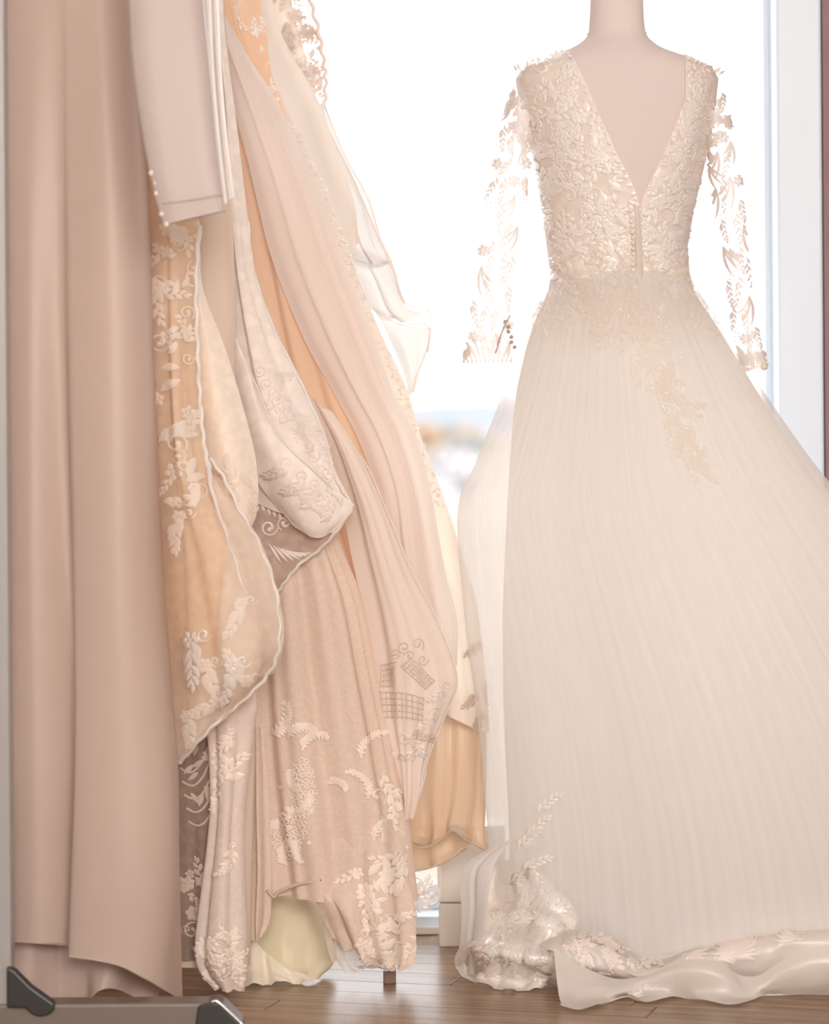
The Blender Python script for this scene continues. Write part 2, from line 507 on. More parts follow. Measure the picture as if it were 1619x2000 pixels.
M['gown_tulle'] = cloth('gown_tulle', (0.93, 0.92, 0.915), 0.45, sheer=0.44, streak=0.1, sscale=(34, 0.7))
M['sleeve_tulle'] = cloth('sleeve_tulle', (0.95, 0.93, 0.92), 0.5, sheer=0.87)
M['gown_train'] = cloth('gown_train_satin', (0.95, 0.90, 0.85), 0.45, gloss=0.3, rough=0.35, weave=0.05)
M['sequin'] = solid('sequin', (1.0, 0.98, 0.95), 0.2)
M['form'] = cloth('form_fabric', (0.85, 0.77, 0.735), 0.25, weave=0.08)
M['button'] = cloth('satin_button', (0.86, 0.74, 0.66), 0.1, gloss=0.6, rough=0.25)
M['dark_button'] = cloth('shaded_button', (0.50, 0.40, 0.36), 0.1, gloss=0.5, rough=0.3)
M['floor_bag'] = cloth('pale_yellow_cloth', (0.90, 0.80, 0.57), 0.2, gloss=0.2, weave=0.05)
M['bundle_edge'] = cloth('cream_cloth', (0.93, 0.85, 0.70), 0.15, gloss=0.2)
M['white_paint'] = solid('white_paint', (0.71, 0.80, 0.90), 0.4)
M['white_wall'] = solid('white_wall', (0.82, 0.80, 0.785), 0.7)
M['mauve_wall'] = solid('mauve_wall', (0.33, 0.215, 0.225), 0.8, noise=0.06, nscale=30)
M['plinth'] = solid('plinth_white', (0.84, 0.79, 0.73), 0.5)
M['steel'] = solid('painted_steel', (0.21, 0.175, 0.15), 0.35, 0.2)
M['post'] = solid('post_grey', (0.40, 0.39, 0.38), 0.35, 0.2)
M['black'] = solid('black_plastic', (0.035, 0.035, 0.032), 0.35)
M['chrome'] = solid('chrome', (0.85, 0.83, 0.82), 0.15, 1.0)
M['brownfoot'] = solid('brown_foot', (0.22, 0.14, 0.11), 0.5)

def wood(name, c0, c1):
    m, t, out = nt(name); N = t.nodes.new; L = t.links.new
    p = N('ShaderNodeBsdfPrincipled'); tc = N('ShaderNodeTexCoord'); oi = N('ShaderNodeObjectInfo')
    mp = N('ShaderNodeMapping'); mp.inputs['Scale'].default_value = (1.6, 46, 46)
    vm = N('ShaderNodeVectorMath'); vm.operation = 'ADD'
    cb = N('ShaderNodeCombineXYZ'); mu = N('ShaderNodeMath'); mu.operation = 'MULTIPLY'; mu.inputs[1].default_value = 37
    L(oi.outputs['Random'], mu.inputs[0]); L(mu.outputs[0], cb.inputs[0]); L(mu.outputs[0], cb.inputs[2])
    L(tc.outputs['Object'], mp.inputs[0]); L(mp.outputs[0], vm.inputs[0]); L(cb.outputs[0], vm.inputs[1])
    no = N('ShaderNodeTexNoise'); no.inputs['Scale'].default_value = 1.6; no.inputs['Detail'].default_value = 6; no.inputs['Roughness'].default_value = 0.65
    L(vm.outputs[0], no.inputs['Vector'])
    rp = N('ShaderNodeValToRGB'); rp.color_ramp.elements[0].position = 0.32; rp.color_ramp.elements[1].position = 0.68
    rp.color_ramp.elements[0].color = (*c0, 1); rp.color_ramp.elements[1].color = (*c1, 1)
    L(no.outputs['Fac'], rp.inputs[0])
    hs = N('ShaderNodeHueSaturation'); ad = N('ShaderNodeMath'); ad.operation = 'MULTIPLY_ADD'; ad.inputs[1].default_value = 0.22; ad.inputs[2].default_value = 0.89
    L(oi.outputs['Random'], ad.inputs[0]); L(ad.outputs[0], hs.inputs['Value']); L(rp.outputs[0], hs.inputs['Color'])
    L(hs.outputs[0], p.inputs['Base Color'])
    p.inputs['Roughness'].default_value = 0.26; p.inputs['Specular IOR Level'].default_value = 0.30
    bp = N('ShaderNodeBump'); bp.inputs['Strength'].default_value = 0.12; bp.inputs['Distance'].default_value = 0.002
    L(no.outputs['Fac'], bp.inputs['Height']); L(bp.outputs[0], p.inputs['Normal'])
    L(p.outputs[0], out.inputs[0])
    return m
M['wood'] = wood('oak_floor', (0.15, 0.085, 0.045), (0.37, 0.24, 0.14))
M['joint'] = solid('floor_joint', (0.06, 0.045, 0.04), 0.8)

def glass(name):
    m, t, out = nt(name); N = t.nodes.new; L = t.links.new
    tp = N('ShaderNodeBsdfTransparent'); gl = N('ShaderNodeBsdfGlossy'); gl.inputs['Roughness'].default_value = 0.0
    fr = N('ShaderNodeFresnel'); fr.inputs['IOR'].default_value = 1.45; mx = N('ShaderNodeMixShader')
    L(fr.outputs[0], mx.inputs[0]); L(tp.outputs[0], mx.inputs[1]); L(gl.outputs[0], mx.inputs[2]); L(mx.outputs[0], out.inputs[0])
    return m
M['glass'] = glass('window_glass')

# ================================================================== THE ROOM
WY = 4.93                      # inner face of the window wall
GY = 5.03                      # window plane
WX0, WX1 = -0.30, 0.702        # window opening
CEIL = 2.75
RX0, RX1, RY0 = -1.7, 1.9, -3.2

floor = mesh_obj('floor', [(RX0, RY0, -0.004), (RX1, RY0, -0.004), (RX1, GY, -0.004), (RX0, GY, -0.004)], [(0, 1, 2, 3)], M['joint'], smooth=False)
tag(floor, kind='structure')
# oak boards, laid about 16 degrees off the window wall
rnd = random.Random(5)
ang = math.radians(-15.8)
ux, uy = math.cos(ang), math.sin(ang); vx, vy = -math.sin(ang), math.cos(ang)
PW = 0.0815
def plank_mesh(Lp):
    me = bpy.data.meshes.new('plank')
    a, b = Lp/2 - 0.0016, PW/2 - 0.0003
    z0, z1, c = -0.004, 0.0, 0.0008
    v = [(-a, -b, z0), (a, -b, z0), (a, b, z0), (-a, b, z0), (-a, -b, z1-c), (a, -b, z1-c), (a, b, z1-c), (-a, b, z1-c), (-a+c, -b+c, z1), (a-c, -b+c, z1), (a-c, b-c, z1), (-a+c, b-c, z1)]
    f = [(0, 1, 5, 4), (1, 2, 6, 5), (2, 3, 7, 6), (3, 0, 4, 7), (4, 5, 9, 8), (5, 6, 10, 9), (6, 7, 11, 10), (7, 4, 8, 11), (8, 9, 10, 11)]
    me.from_pydata(v, [], f); me.materials.append(M['wood']); me.update()
    return me
# one end joint of a row goes through each dash that the photo shows: (px, py)
dash = [(831, 1836), (891, 1915), (877, 1952), (1271, 1978)]
joint = {}
for dx_, dy_ in dash:
    p = W(dx_, dy_, fD(dx_, dy_, 0))
    r_ = round((p[0]*vx + p[1]*vy)/PW - 0.5)
    joint[r_] = p[0]*ux + p[1]*uy
PL = 0.92
pm = plank_mesh(PL)
shift = [((p := W(891, 1915, fD(891, 1915, 0)))[0]*vx + p[1]*vy)]
v_ref = shift[0]
for k in range(-58, 12):
    vc = v_ref + k*PW
    r_ = round(vc/PW - 0.5)
    u0 = joint.get(r_, rnd.uniform(0, PL))
    for dx_, dy_ in dash:
        p = W(dx_, dy_, fD(dx_, dy_, 0))
        if abs((p[0]*vx + p[1]*vy) - vc) < PW*0.5: u0 = p[0]*ux + p[1]*uy
    n0 = math.floor((-3.5 - u0)/PL)
    for i in range(n0, n0 + 9):
        uc = u0 + (i + 0.5)*PL
        x, y = uc*ux + vc*vx, uc*uy + vc*vy
        if not (RX0 + 0.42 < x < RX1 - 0.42 and 3.0 < y < 4.94): continue
        o = bpy.data.objects.new('plank', pm); COL.objects.link(o)
        o.location = (x, y, 0); o.rotation_euler = (0, 0, ang); o.parent = floor
# the part of the floor that the photo does not show
rest = mesh_obj('floor_boards', [(RX0, RY0, -0.002), (RX1, RY0, -0.002), (RX1, GY, -0.002), (RX0, GY, -0.002)], [(0, 1, 2, 3)], M['wood'], floor, smooth=False)

tag(MB().box(RX0, RX1, RY0, WY, CEIL, CEIL+0.1).build('ceiling', M['white_wall']), kind='structure')
tag(MB().box(RX0-0.1, RX0, RY0, GY+0.05, 0, CEIL).build('wall_left', M['white_wall']), kind='structure')
tag(MB().box(RX1, RX1+0.1, RY0, GY+0.05, 0, CEIL).build('wall_right', M['white_wall']), kind='structure')
tag(MB().box(RX0-0.1, RX1+0.1, RY0-0.1, RY0, 0, CEIL).build('wall_front', M['white_wall']), kind='structure')
wb = MB()
wb.box(WX1 + 0.004, RX1, WY, GY+0.05, 0, CEIL)
wb.box(RX0, WX0, WY, GY+0.05, 0, CEIL)
wb.box(WX0, WX1+0.004, WY, GY+0.05, 2.5, CEIL)
tag(wb.build('wall_back', M['mauve_wall']), kind='structure')
tag(MB().box(WX0, WX1, WY, GY+0.05, 0.012, 0.028).build('wall_sill', M['white_paint']), kind='structure')
tag(MB().box(WX0, WX1, WY-0.012, GY, 0.0, 0.012).build('baseboard_back', M['plinth']), kind='structure')
# window: frame, inner sash, one pane
wf = MB()
wf.box(WX1-0.078, WX1, WY-0.016, GY+0.04, 0.028, 2.5); wf.box(WX0, WX0+0.078, WY-0.016, GY+0.04, 0.028, 2.5)
wf.box(WX0+0.055, WX1-0.055, GY-0.03, GY+0.04, 0.028, 0.05); wf.box(WX0+0.055, WX1-0.055, GY-0.03, GY+0.04, 2.45, 2.5)
win = tag(wf.build('window_1', M['white_paint'], bevel=0.005), kind='structure')
ws = MB()
ws.box(WX1-0.090, WX1-0.07, GY-0.035, GY+0.03, 0.05, 2.45); ws.box(WX0+0.07, WX0+0.090, GY-0.035, GY+0.03, 0.05, 2.45)
ws.box(WX0+0.078, WX1-0.078, GY-0.012, GY+0.03, 0.05, 0.07); ws.box(WX0+0.078, WX1-0.078, GY-0.012, GY+0.03, 2.41, 2.45)
ws.build('sash', M['white_paint'], win, bevel=0.004)
mesh_obj('pane', [(WX0+0.078, GY+0.01, 0.07), (WX1-0.078, GY+0.01, 0.07), (WX1-0.078, GY+0.01, 2.41), (WX0+0.078, GY+0.01, 2.41)], [(0, 1, 2, 3)], M['glass'], win, smooth=False)

# ================================================================== OUTSIDE (far below and beyond the window)
GZ = -12.0
M['meadow'] = solid('meadow', (0.36, 0.30, 0.245), 0.95, noise=0.25, nscale=0.02)
M['hill'] = solid('hill', (0.22, 0.25, 0.32), 0.95, noise=0.15, nscale=0.01)
M['house'] = solid('house_wall', (0.8, 0.8, 0.8), 0.8)
M['roof'] = solid('roof_tile', (0.28, 0.26, 0.28), 0.8, noise=0.15, nscale=1.0)
M['dark_pane'] = solid('house_window', (0.25, 0.28, 0.33), 0.2)
M['leaf_green'] = solid('tree_green', (0.22, 0.26, 0.25), 0.9, noise=0.3, nscale=0.8)
M['leaf_orange'] = solid('tree_orange', (0.42, 0.30, 0.20), 0.9, noise=0.25, nscale=0.8)
M['bark'] = solid('bark', (0.25, 0.20, 0.17), 0.9)
tag(mesh_obj('ground_outside', [(-1500, 12, GZ), (1500, 12, GZ), (1500, 3200, GZ), (-1500, 3200, GZ)], [(0, 1, 2, 3)], M['meadow'], smooth=False), kind='structure')
hv = []; hf = []; HN = 90
for i in range(HN):
    x = -1400 + 2800*i/(HN-1)
    z = GZ + 15 + 3.5*math.sin(x*0.006 + 1) + 2*math.sin(x*0.017) + 1.2*math.sin(x*0.045)
    hv += [(x, 1500, GZ - 1), (x, 1750, z*0.5 + GZ*0.5 + 4), (x, 2100, z), (x, 2600, GZ - 1)]
for i in range(HN-1):
    for k in range(3): hf.append((4*i+k, 4*i+4+k, 4*i+5+k, 4*i+1+k))
tag(mesh_obj('hills_outside', hv, hf, M['hill']), kind='structure')

def house(px, D, w, d, h, rz, label):
    x = W(px, 900, D)[0]
    r = empty('house', (x, D, GZ), label, 'house')
    r.rotation_euler = (0, 0, rz)
    def part(mb, n, m, par=None):
        o = mb.build(n, m); o.parent = par or r; return o
    wl = part(MB().box(-w/2, w/2, -d/2, d/2, 0, h), 'house_walls', M['house'])
    part(MB().prism([(-w/2-0.4, h), (w/2+0.4, h), (0, h + w*0.32)], -d/2-0.4, d/2+0.4), 'roof', M['roof'])
    part(MB().box(w*0.2, w*0.28, -0.4, 0.4, h + w*0.1, h + w*0.36), 'chimney', M['roof'])
    for kx in (-0.27, 0.27):
        for kz in (0.2, 0.6):
            part(MB().box(w*kx - 0.5, w*kx + 0.5, -d/2-0.05, -d/2+0.02, h*kz, h*kz + 1.3), 'house_window', M['dark_pane'])
    part(MB().box(-0.55, 0.55, -d/2-0.05, -d/2+0.02, 0, 2.1), 'door', M['roof'])
house(902, 560, 6.5, 8, 4.4, 0.2, 'white house farthest right in the gap between the gowns, seen blurred through the window')
house(852, 470, 5.5, 7, 3.4, -0.35, 'white house with low walls beside the orange tree, seen blurred through the window')
house(884, 400, 5.0, 6, 2.6, 0.5, 'lowest white house in the view through the window')

def tree(px, D, h, R, mat, label, seed):
    x = W(px, 900, D)[0]; r = random.Random(seed)
    root = empty('tree', (x, D, GZ), label, 'tree')
    MB().pipe([(0, 0, 0), (0.1, 0, h*0.3), (0, 0.1, h*0.6)], [R*0.1, R*0.08, R*0.05], 7).build('trunk', M['bark']).parent = root
    b = MB()
    for k in range(9):
        b.ball((r.uniform(-.6, .6)*R, r.uniform(-.6, .6)*R, h*0.62 + r.uniform(-.35, .4)*R), R*r.uniform(.45, .7), 1, 9, 6)
    for i, v in enumerate(b.v):
        b.v[i] = (v[0] + r.uniform(-.07, .07)*R, v[1] + r.uniform(-.07, .07)*R, v[2] + r.uniform(-.07, .07)*R)
    b.build('foliage', mat, smooth=True).parent = root
tree(838, 820, 9, 5.0, M['leaf_orange'], 'orange autumn tree beyond the houses, leftmost seen through the window', 1)
tree(872, 900, 8, 4.5, M['leaf_green'], 'grey-green tree under the blue hills, middle of the view through the window', 2)
tree(915, 760, 8, 4.6, M['leaf_orange'], 'orange tree right of the grey-green one, seen through the window', 3)
tree(926, 610, 7, 3.6, M['leaf_green'], 'dark green tree beside the farthest white house, next to the white tulle skirt', 4)

# ================================================================== GARMENT RACK
rackD = 4.12
def bx(px0, px1, py0, py1, D0, D1):
    a = W(px0, py1, D0); b = W(px1, py0, D0)
    return (a[0], b[0], D0, D1, a[2], b[2])
fx = W(22, 1900, rackD)[0]
rack = empty('garment_rack', (fx, rackD, 0), 'steel garment rack with square post and black corner bracket, carrying the row of gowns', 'clothes rack')
zt = W(200, 1960, rackD)[2]
ex = W(428, 1960, rackD)[0]
MB().box(fx-0.042, fx, rackD, rackD+0.042, zt-0.002, 1.84).build('post', M['post'], rack, bevel=0.003)
MB().box(fx-0.30, ex, rackD-0.004, rackD+0.05, 0.0, zt).build('foot_bar', M['steel'], rack, bevel=0.004)
MB().box(fx-0.03, fx-0.005, rackD+0.01, 4.85, 1.80, 1.83).build('hanging_rail', M['chrome'], rack, bevel=0.004)
# far end frame of the rack
MB().box(fx-0.042, fx, 4.85, 4.89, 0.04, 1.84).build('post', M['post'], rack, bevel=0.003)
MB().box(fx-0.30, ex-0.1, 4.84, 4.89, 0.0, 0.04).build('foot_bar', M['steel'], rack, bevel=0.004)
gp = [W(*p, rackD) for p in [(15, 1885), (30, 1893), (62, 1925), (108, 1958), (108, 1970), (96, 1980), (80, 1983), (64, 1979), (52, 1966), (15, 1966)]]
MB().prism([(p[0], p[2]) for p in gp], rackD-0.012, rackD+0.012).build('corner_bracket', M['black'], rack, bevel=0.003)
cp = [W(*p, rackD) for p in [(388, 1962), (418, 1956), (432, 1958), (474, 2002), (474, 2018), (380, 2018), (384, 1985)]]
ec = MB().prism([(p[0], max(0.0, p[2])) for p in cp], rackD-0.010, rackD+0.056).build('end_cap', M['black'], rack, bevel=0.003)
cord('end_cap_rim', [(414, 1957, rackD-0.011), (424, 1956, rackD-0.011), (448, 1977, rackD-0.011), (475, 2003, rackD-0.011)], 0.0022, M['chrome'], ec, 16)
q = W(761, 1909, fD(761, 1920, 0))
MB().box(q[0]-0.010, q[0]+0.010, q[1]-0.01, q[1]+0.012, 0, 0.020).build('rubber_foot', M['brownfoot'], rack, bevel=0.002)

# ================================================================== GOWNS ON THE RACK
GR = 'wedding gowns hanging on the rack'
def gown(px, py, D, label, name='wedding_gown', cat='gown'):
    w = W(px, py, D)
    return empty(name, (w[0], w[1], max(0.0, w[2])), label, cat, GR)

# ---- A champagne satin gown, nearest
A = gown(200, 1960, 4.24, 'plain champagne satin gown with a long sleeve and slanting hem, nearest on the rack')
rows = []
for y, cs in [(-120, [(-80, 4.40), (-20, 4.30), (40, 4.26), (110, 4.245), (135, 4.24), (190, 4.235), (240, 4.26), (255, 4.33)]),
              (330, [(-80, 4.40), (-20, 4.28), (45, 4.235), (115, 4.235), (140, 4.225), (215, 4.21), (270, 4.245), (290, 4.33)]),
              (700, [(-80, 4.40), (-20, 4.28), (50, 4.225), (120, 4.235), (145, 4.215), (225, 4.20), (285, 4.235), (303, 4.33)]),
              (1100, [(-80, 4.40), (-20, 4.28), (55, 4.22), (135, 4.24), (150, 4.21), (235, 4.19), (302, 4.235), (320, 4.33)]),
              (1450, [(-80, 4.40), (-20, 4.28), (60, 4.22), (158, 4.245), (150, 4.205), (245, 4.185), (328, 4.225), (345, 4.33)]),
              (1700, [(-80, 4.40), (-20, 4.28), (62, 4.22), (165, 4.245), (142, 4.20), (245, 4.18), (335, 4.22), (351, 4.33)])]:
    rows.append([(x, y, d) for x, d in cs])
rows.append([(-80, 1835, 4.40), (-20, 1837, 4.28), (62, 1840, 4.22), (165, 1848, 4.245), (136, 1868, 4.20), (235, 1886, 4.185), (315, 1930, 4.22), (358, 1956, 4.33)])
A1 = sheet('skirt', rows, 140, 120, M['champagne'], A, wr=(0.0035, 9, 3, (1.6, 0.8)))
cord('hem', [(-60, 1836, 4.33), (0, 1838, 4.25), (62, 1841, 4.217), (120, 1845, 4.235), (160, 1848, 4.243)], 0.0012, M['champagne'], A, 30)
cord('hem', [(136, 1868, 4.198), (180, 1874, 4.187), (235, 1886, 4.183), (285, 1912, 4.20), (330, 1938, 4.24), (358, 1955, 4.325)], 0.0015, M['sleeve_satin'], A, 40)
sheet('underskirt', [[(-70, 1500, 4.42), (40, 1500, 4.27), (110, 1500, 4.29), (180, 1500, 4.27), (260, 1500, 4.30), (330, 1500, 4.36)],
                     [(-70, 1800, 4.42), (40, 1800, 4.262), (112, 1800, 4.29), (180, 1800, 4.265), (260, 1800, 4.27), (335, 1800, 4.34)],
                     [(-70, 1960, 4.40), (40, 1962, 4.255), (115, 1965, 4.29), (175, 1955, 4.26), (215, 1930, 4.25), (300, 1962, 4.30)]],
      70, 50, M['champagne'], A, folds=[(3, 0.002, 0.006, 0.4, 0.6)])
S = tube('sleeve', [(240, -120, 388, -120, 4.06, 0.03), (247, 0, 397, -2, 4.05, 0.028), (256, 130, 408, 118, 4.04, 0.024), (277, 270, 420, 255, 4.035, 0.02), (300, 380, 432, 360, 4.03, 0.016), (318, 440, 441, 412, 4.03, 0.013)],
         48, 60, M['sleeve_satin'], A, folds=[(3, 0.002, 0.001, 1.0, 0.4)], power=0.8)
cord('cuff_seam', [(305, 397, 4.017), (340, 395, 4.014), (390, 388, 4.014), (434, 380, 4.018)], 0.0009, M['sleeve_satin'], S.o, 20)
for i in range(6):
    w = W(295 + 5.2*i + (4 if i % 2 else 0), 338 + 20*i, 4.022)
    MB().ball(w, 0.0042, 0.7).build('button', M['button'], S.o, smooth=True)
# loose panel edges just right of the sleeve
for k, (dx, d) in enumerate([(10, 4.10), (24, 4.14)]):
    sheet('sleeve_lining', [[(380+dx, -100, d), (392+dx, -100, d-.01), (400+dx, -100, d+0.02)], [(392+dx, 130, d), (402+dx, 125, d-.01), (408+dx, 122, d+.02)],
                          [(404+dx, 280, d), (414+dx, 272, d-.01), (420+dx, 268, d+.02)], [(414+dx, 405 - 12*k, d), (428+dx, 400 - 12*k, d-.01), (434+dx, 396 - 12*k, d+.02)]], 10, 40, M['trim_white'], A)

# ---- B lace gown with a puffed train, golden glow painted into its lining
rnd = random.Random(11)
B = gown(420, 1450, 4.33, 'lace gown with painted glow, puffed train hem caught up, behind the champagne satin gown')
Brows = [[(270, -100, 4.34), (300, -100, 4.33), (330, -100, 4.33), (360, -100, 4.33), (385, -100, 4.35)],
         [(275, 300, 4.34), (310, 300, 4.32), (340, 300, 4.315), (365, 300, 4.32), (389, 300, 4.34)],
         [(285, 560, 4.34), (315, 560, 4.315), (340, 560, 4.31), (362, 560, 4.315), (384, 560, 4.335)],
         [(292, 780, 4.34), (320, 780, 4.31), (345, 780, 4.30), (370, 780, 4.31), (391, 780, 4.335)],
         [(296, 920, 4.34), (330, 920, 4.30), (360, 925, 4.285), (390, 925, 4.29), (412, 930, 4.32)],
         [(300, 1080, 4.34), (350, 1080, 4.285), (405, 1075, 4.26), (455, 1065, 4.27), (502, 1055, 4.325)],
         [(308, 1240, 4.34), (370, 1235, 4.28), (435, 1220, 4.255), (495, 1205, 4.265), (543, 1190, 4.325)],
         [(322, 1370, 4.34), (385, 1360, 4.285), (450, 1335, 4.265), (505, 1300, 4.275), (546, 1262, 4.325)],
         [(345, 1500, 4.35), (385, 1452, 4.31), (440, 1400, 4.30), (492, 1352, 4.305), (527, 1312, 4.34)]]
Bl = []
for i_, r in enumerate(Brows):
    k_ = 1 if i_ < 4 else (0.9, 0.7, 0.55, 0.5, 0.5)[i_-4]
    xs_ = [300 + (p[0]-300)*k_ for p in r]
    Bl.append([(x, p[1], np.interp(x, [q[0] for q in r], [q[2] for q in r]) + 0.022) for x, p in zip(xs_, r)])
B1 = sheet('lining', Bl, 60, 130, M['glow_lining'], B, folds=[(2, 0.001, 0.006, 0.3, 1.0)], wr=(0.004, 12, 5))
sheet('underlay', [[(x, y, d + 0.038) for x, y, d in r] for r in Brows], 50, 100, M['underlay'], B, folds=[(2, 0.001, 0.006, 0.3, 1.0)])
Bo = sheet('lace_overlay', Brows, 90, 170, M['ivory_sheer'], B, folds=[(2, 0.001, 0.006, 0.3, 1.0)], wr=(0.005, 11, 6))
mo = fill([(300, 440), (380, 440), (380, 800), (400, 900), (410, 980), (310, 980)], 46, rnd, 30, 'lsfp')
lay('lace_embroidery', mo, Bo, M['thread_soft'], B, kind='stuff')
for i, (x, y, a, s) in enumerate([(330, 850, -0.3, 44), (350, 1010, 1.9, 40), (372, 1250, 1.5, 52), (400, 1300, 1.3, 44), (470, 1180, 1.8, 40), (452, 1300, 1.7, 46), (480, 1330, -2.2, 40), (420, 1370, 2.4, 36), (365, 1400, 1.4, 40)]):
    m_ = Motif(); m_.spray(x, y, a, s*1.7, 8, s*0.7, rnd.uniform(-0.9, 0.9)); m_.flower(x, y, s*0.36, 6); m_.scroll(x + s*0.5, y - s*0.2, 0, s*0.32, 1.1, 2.4)
    lay('applique', m_, Bo, M['thread_white'] if i in (2, 5) else M['thread_soft'], B)
cord('scalloped_edge', [(388, 440, 4.333), (383, 560, 4.327), (386, 680, 4.327), (391, 780, 4.327), (399, 870, 4.322), (412, 930, 4.312)], 0.0042, M['trim_white'], B, 90, 6, wave=(11, 0.0012))
cord('scalloped_edge', [(404, 905, 4.316), (420, 980, 4.292), (444, 1050, 4.27), (470, 1130, 4.258), (488, 1200, 4.26)], (0.0045, 0.0015), M['trim_white'], B, 60, 6, wave=(5, 0.001))
cord('scalloped_edge', [(410, 895, 4.32), (438, 935, 4.315), (470, 1000, 4.31), (503, 1058, 4.318), (535, 1140, 4.318), (546, 1225, 4.316), (540, 1285, 4.316), (515, 1328, 4.325), (470, 1372, 4.298), (430, 1405, 4.298), (390, 1445, 4.305), (352, 1490, 4.338)], 0.0032, M['trim_white'], B, 140, 6, wave=(16, 0.0015))
B2 = sheet('train', [[(375, 430, 4.37), (385, 430, 4.365), (391, 430, 4.375)], [(375, 560, 4.37), (388, 560, 4.36), (397, 560, 4.375)], [(378, 680, 4.37), (408, 680, 4.35), (438, 675, 4.375)],
                     [(385, 800, 4.37), (430, 798, 4.34), (474, 790, 4.375)], [(395, 900, 4.37), (450, 900, 4.335), (498, 885, 4.375)], [(410, 1010, 4.37), (465, 1000, 4.34), (505, 965, 4.375)],
                     [(430, 1080, 4.375), (470, 1060, 4.36), (500, 1010, 4.38)]], 40, 70, M['cream_panel'], B, wr=(0.003, 7, 9))
lay('lace_embroidery', fill([(440, 850), (495, 860), (502, 990), (430, 1000)], 10, rnd, 26, 'lsp'), B2, M['thread_soft'], B, kind='stuff')

# ---- G narrow lace train end hanging in front
G = gown(440, 1945, 4.39, 'narrow blush lace train with scalloped end, hanging nearest the floor beside the champagne hem')
Gt = tube('train', [row(-100, 320, 365, 4.385, 0.012), row(500, 325, 372, 4.385, 0.012), row(1000, 340, 400, 4.385, 0.014), (380, 1330, 490, 1330, 4.385, 0.014), (408, 1420, 491, 1420, 4.385, 0.018), (416, 1560, 475, 1560, 4.385, 0.02), (411, 1640, 471, 1640, 4.385, 0.02), (400, 1730, 473, 1730, 4.385, 0.022), (391, 1800, 476, 1800, 4.385, 0.022), (387, 1850, 477, 1850, 4.385, 0.022), (394, 1892, 476, 1902, 4.385, 0.018), (425, 1930, 470, 1935, 4.385, 0.01)],
          60, 170, M['train_lace'], G, folds=[(4, 0.001, 0.006, 0.9, 1.2)])
cord('lit_train_edge', [(491, 1420, 4.383), (475, 1560, 4.383), (471, 1640, 4.383), (473, 1730, 4.383), (476, 1800, 4.383), (477, 1850, 4.383), (476, 1902, 4.383)], 0.0018, M['trim_white'], G, 60)  # light along the right edge, painted as a white cord
rnd = random.Random(21)
lay('lace_border', fill([(392, 1830), (474, 1830), (474, 1905), (450, 1935), (425, 1928), (394, 1890)], 30, rnd, 24, 'lsfp'), Gt, M['thread_blush'], G, kind='stuff')
for x, y, a, s in [(428, 1470, 1.3, 40), (440, 1520, -1.2, 38), (455, 1660, 1.5, 26), (448, 1690, 2.2, 22), (425, 1560, 1.9, 30), (452, 1440, 2.0, 30)]:
    m_ = Motif(); m_.spray(x, y, a, s*1.6, 7, s*0.7, 0.8); m_.scroll(x, y - s*0.3, 1, s*0.35, 1.1, 2.6); m_.leaf(x, y, a + 1, s, s*0.25)
    lay('applique', m_, Gt, M['thread_blush'], G)
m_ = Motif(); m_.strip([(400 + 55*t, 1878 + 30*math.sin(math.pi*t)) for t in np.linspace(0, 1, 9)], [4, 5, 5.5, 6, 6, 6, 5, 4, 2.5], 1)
lay('scallop_shade', m_, Gt, M['thread_tan'], G, label='painted brown shade in the scallop of the train end')  # shade in the scallop drawn as a tan strip

# ---- C plain cream gown
Cg = gown(420, 1900, 4.43, 'plain cream gown with smooth straight edge, between the puffed-train and the embroidered lace gowns')
Ct = tube('skirt', [row(-100, 350, 408, 4.43, 0.015), row(0, 352, 416, 4.43, 0.015), row(200, 356, 434, 4.43, 0.016), row(420, 360, 451, 4.43, 0.018), row(600, 365, 457, 4.43, 0.018), row(740, 365, 457, 4.43, 0.018), row(1000, 360, 470, 4.43, 0.018), row(1300, 350, 492, 4.43, 0.018), row(1500, 340, 493, 4.43, 0.02), row(1700, 335, 488, 4.43, 0.022), row(1885, 330, 484, 4.43, 0.024)],
          80, 120, M['plain_cream'], Cg, folds=[(3, 0.001, 0.004, 0.2, 0.7)])
Cl = sheet('lace_panel', [[(335, 1380, 4.40), (375, 1380, 4.398), (425, 1380, 4.402)], [(335, 1600, 4.40), (380, 1600, 4.396), (430, 1600, 4.402)], [(335, 1750, 4.40), (380, 1750, 4.396), (425, 1750, 4.402)], [(340, 1870, 4.40), (375, 1876, 4.398), (412, 1868, 4.402)]], 24, 50, M['lace_shaded'], Cg, folds=[(1.5, 0.001, 0.004, 0, 0.5)])  # dark panel painted where inner shade falls on the lace
rnd = random.Random(31)
m_ = Motif()
for k in range(5):
    m_.strip([(352 + 60*t + 4*k, 1500 + 26*k - 60*t + 34*math.sin(3*t)) for t in np.linspace(0, 1, 10)], [2.2]*10, 1)
for k in range(16):
    m_.leaf(360 + rnd.uniform(0, 52), 1450 + rnd.uniform(0, 130), rnd.uniform(0, 6), 26, 5)
lay('lace_border', m_, Cl, M['shaded_thread'], Cg, kind='stuff')
lay('lace_border', fill([(352, 1700), (398, 1700), (392, 1850), (358, 1850)], 12, rnd, 24, 'lsf'), Cl, M['shaded_thread'], Cg, kind='stuff')

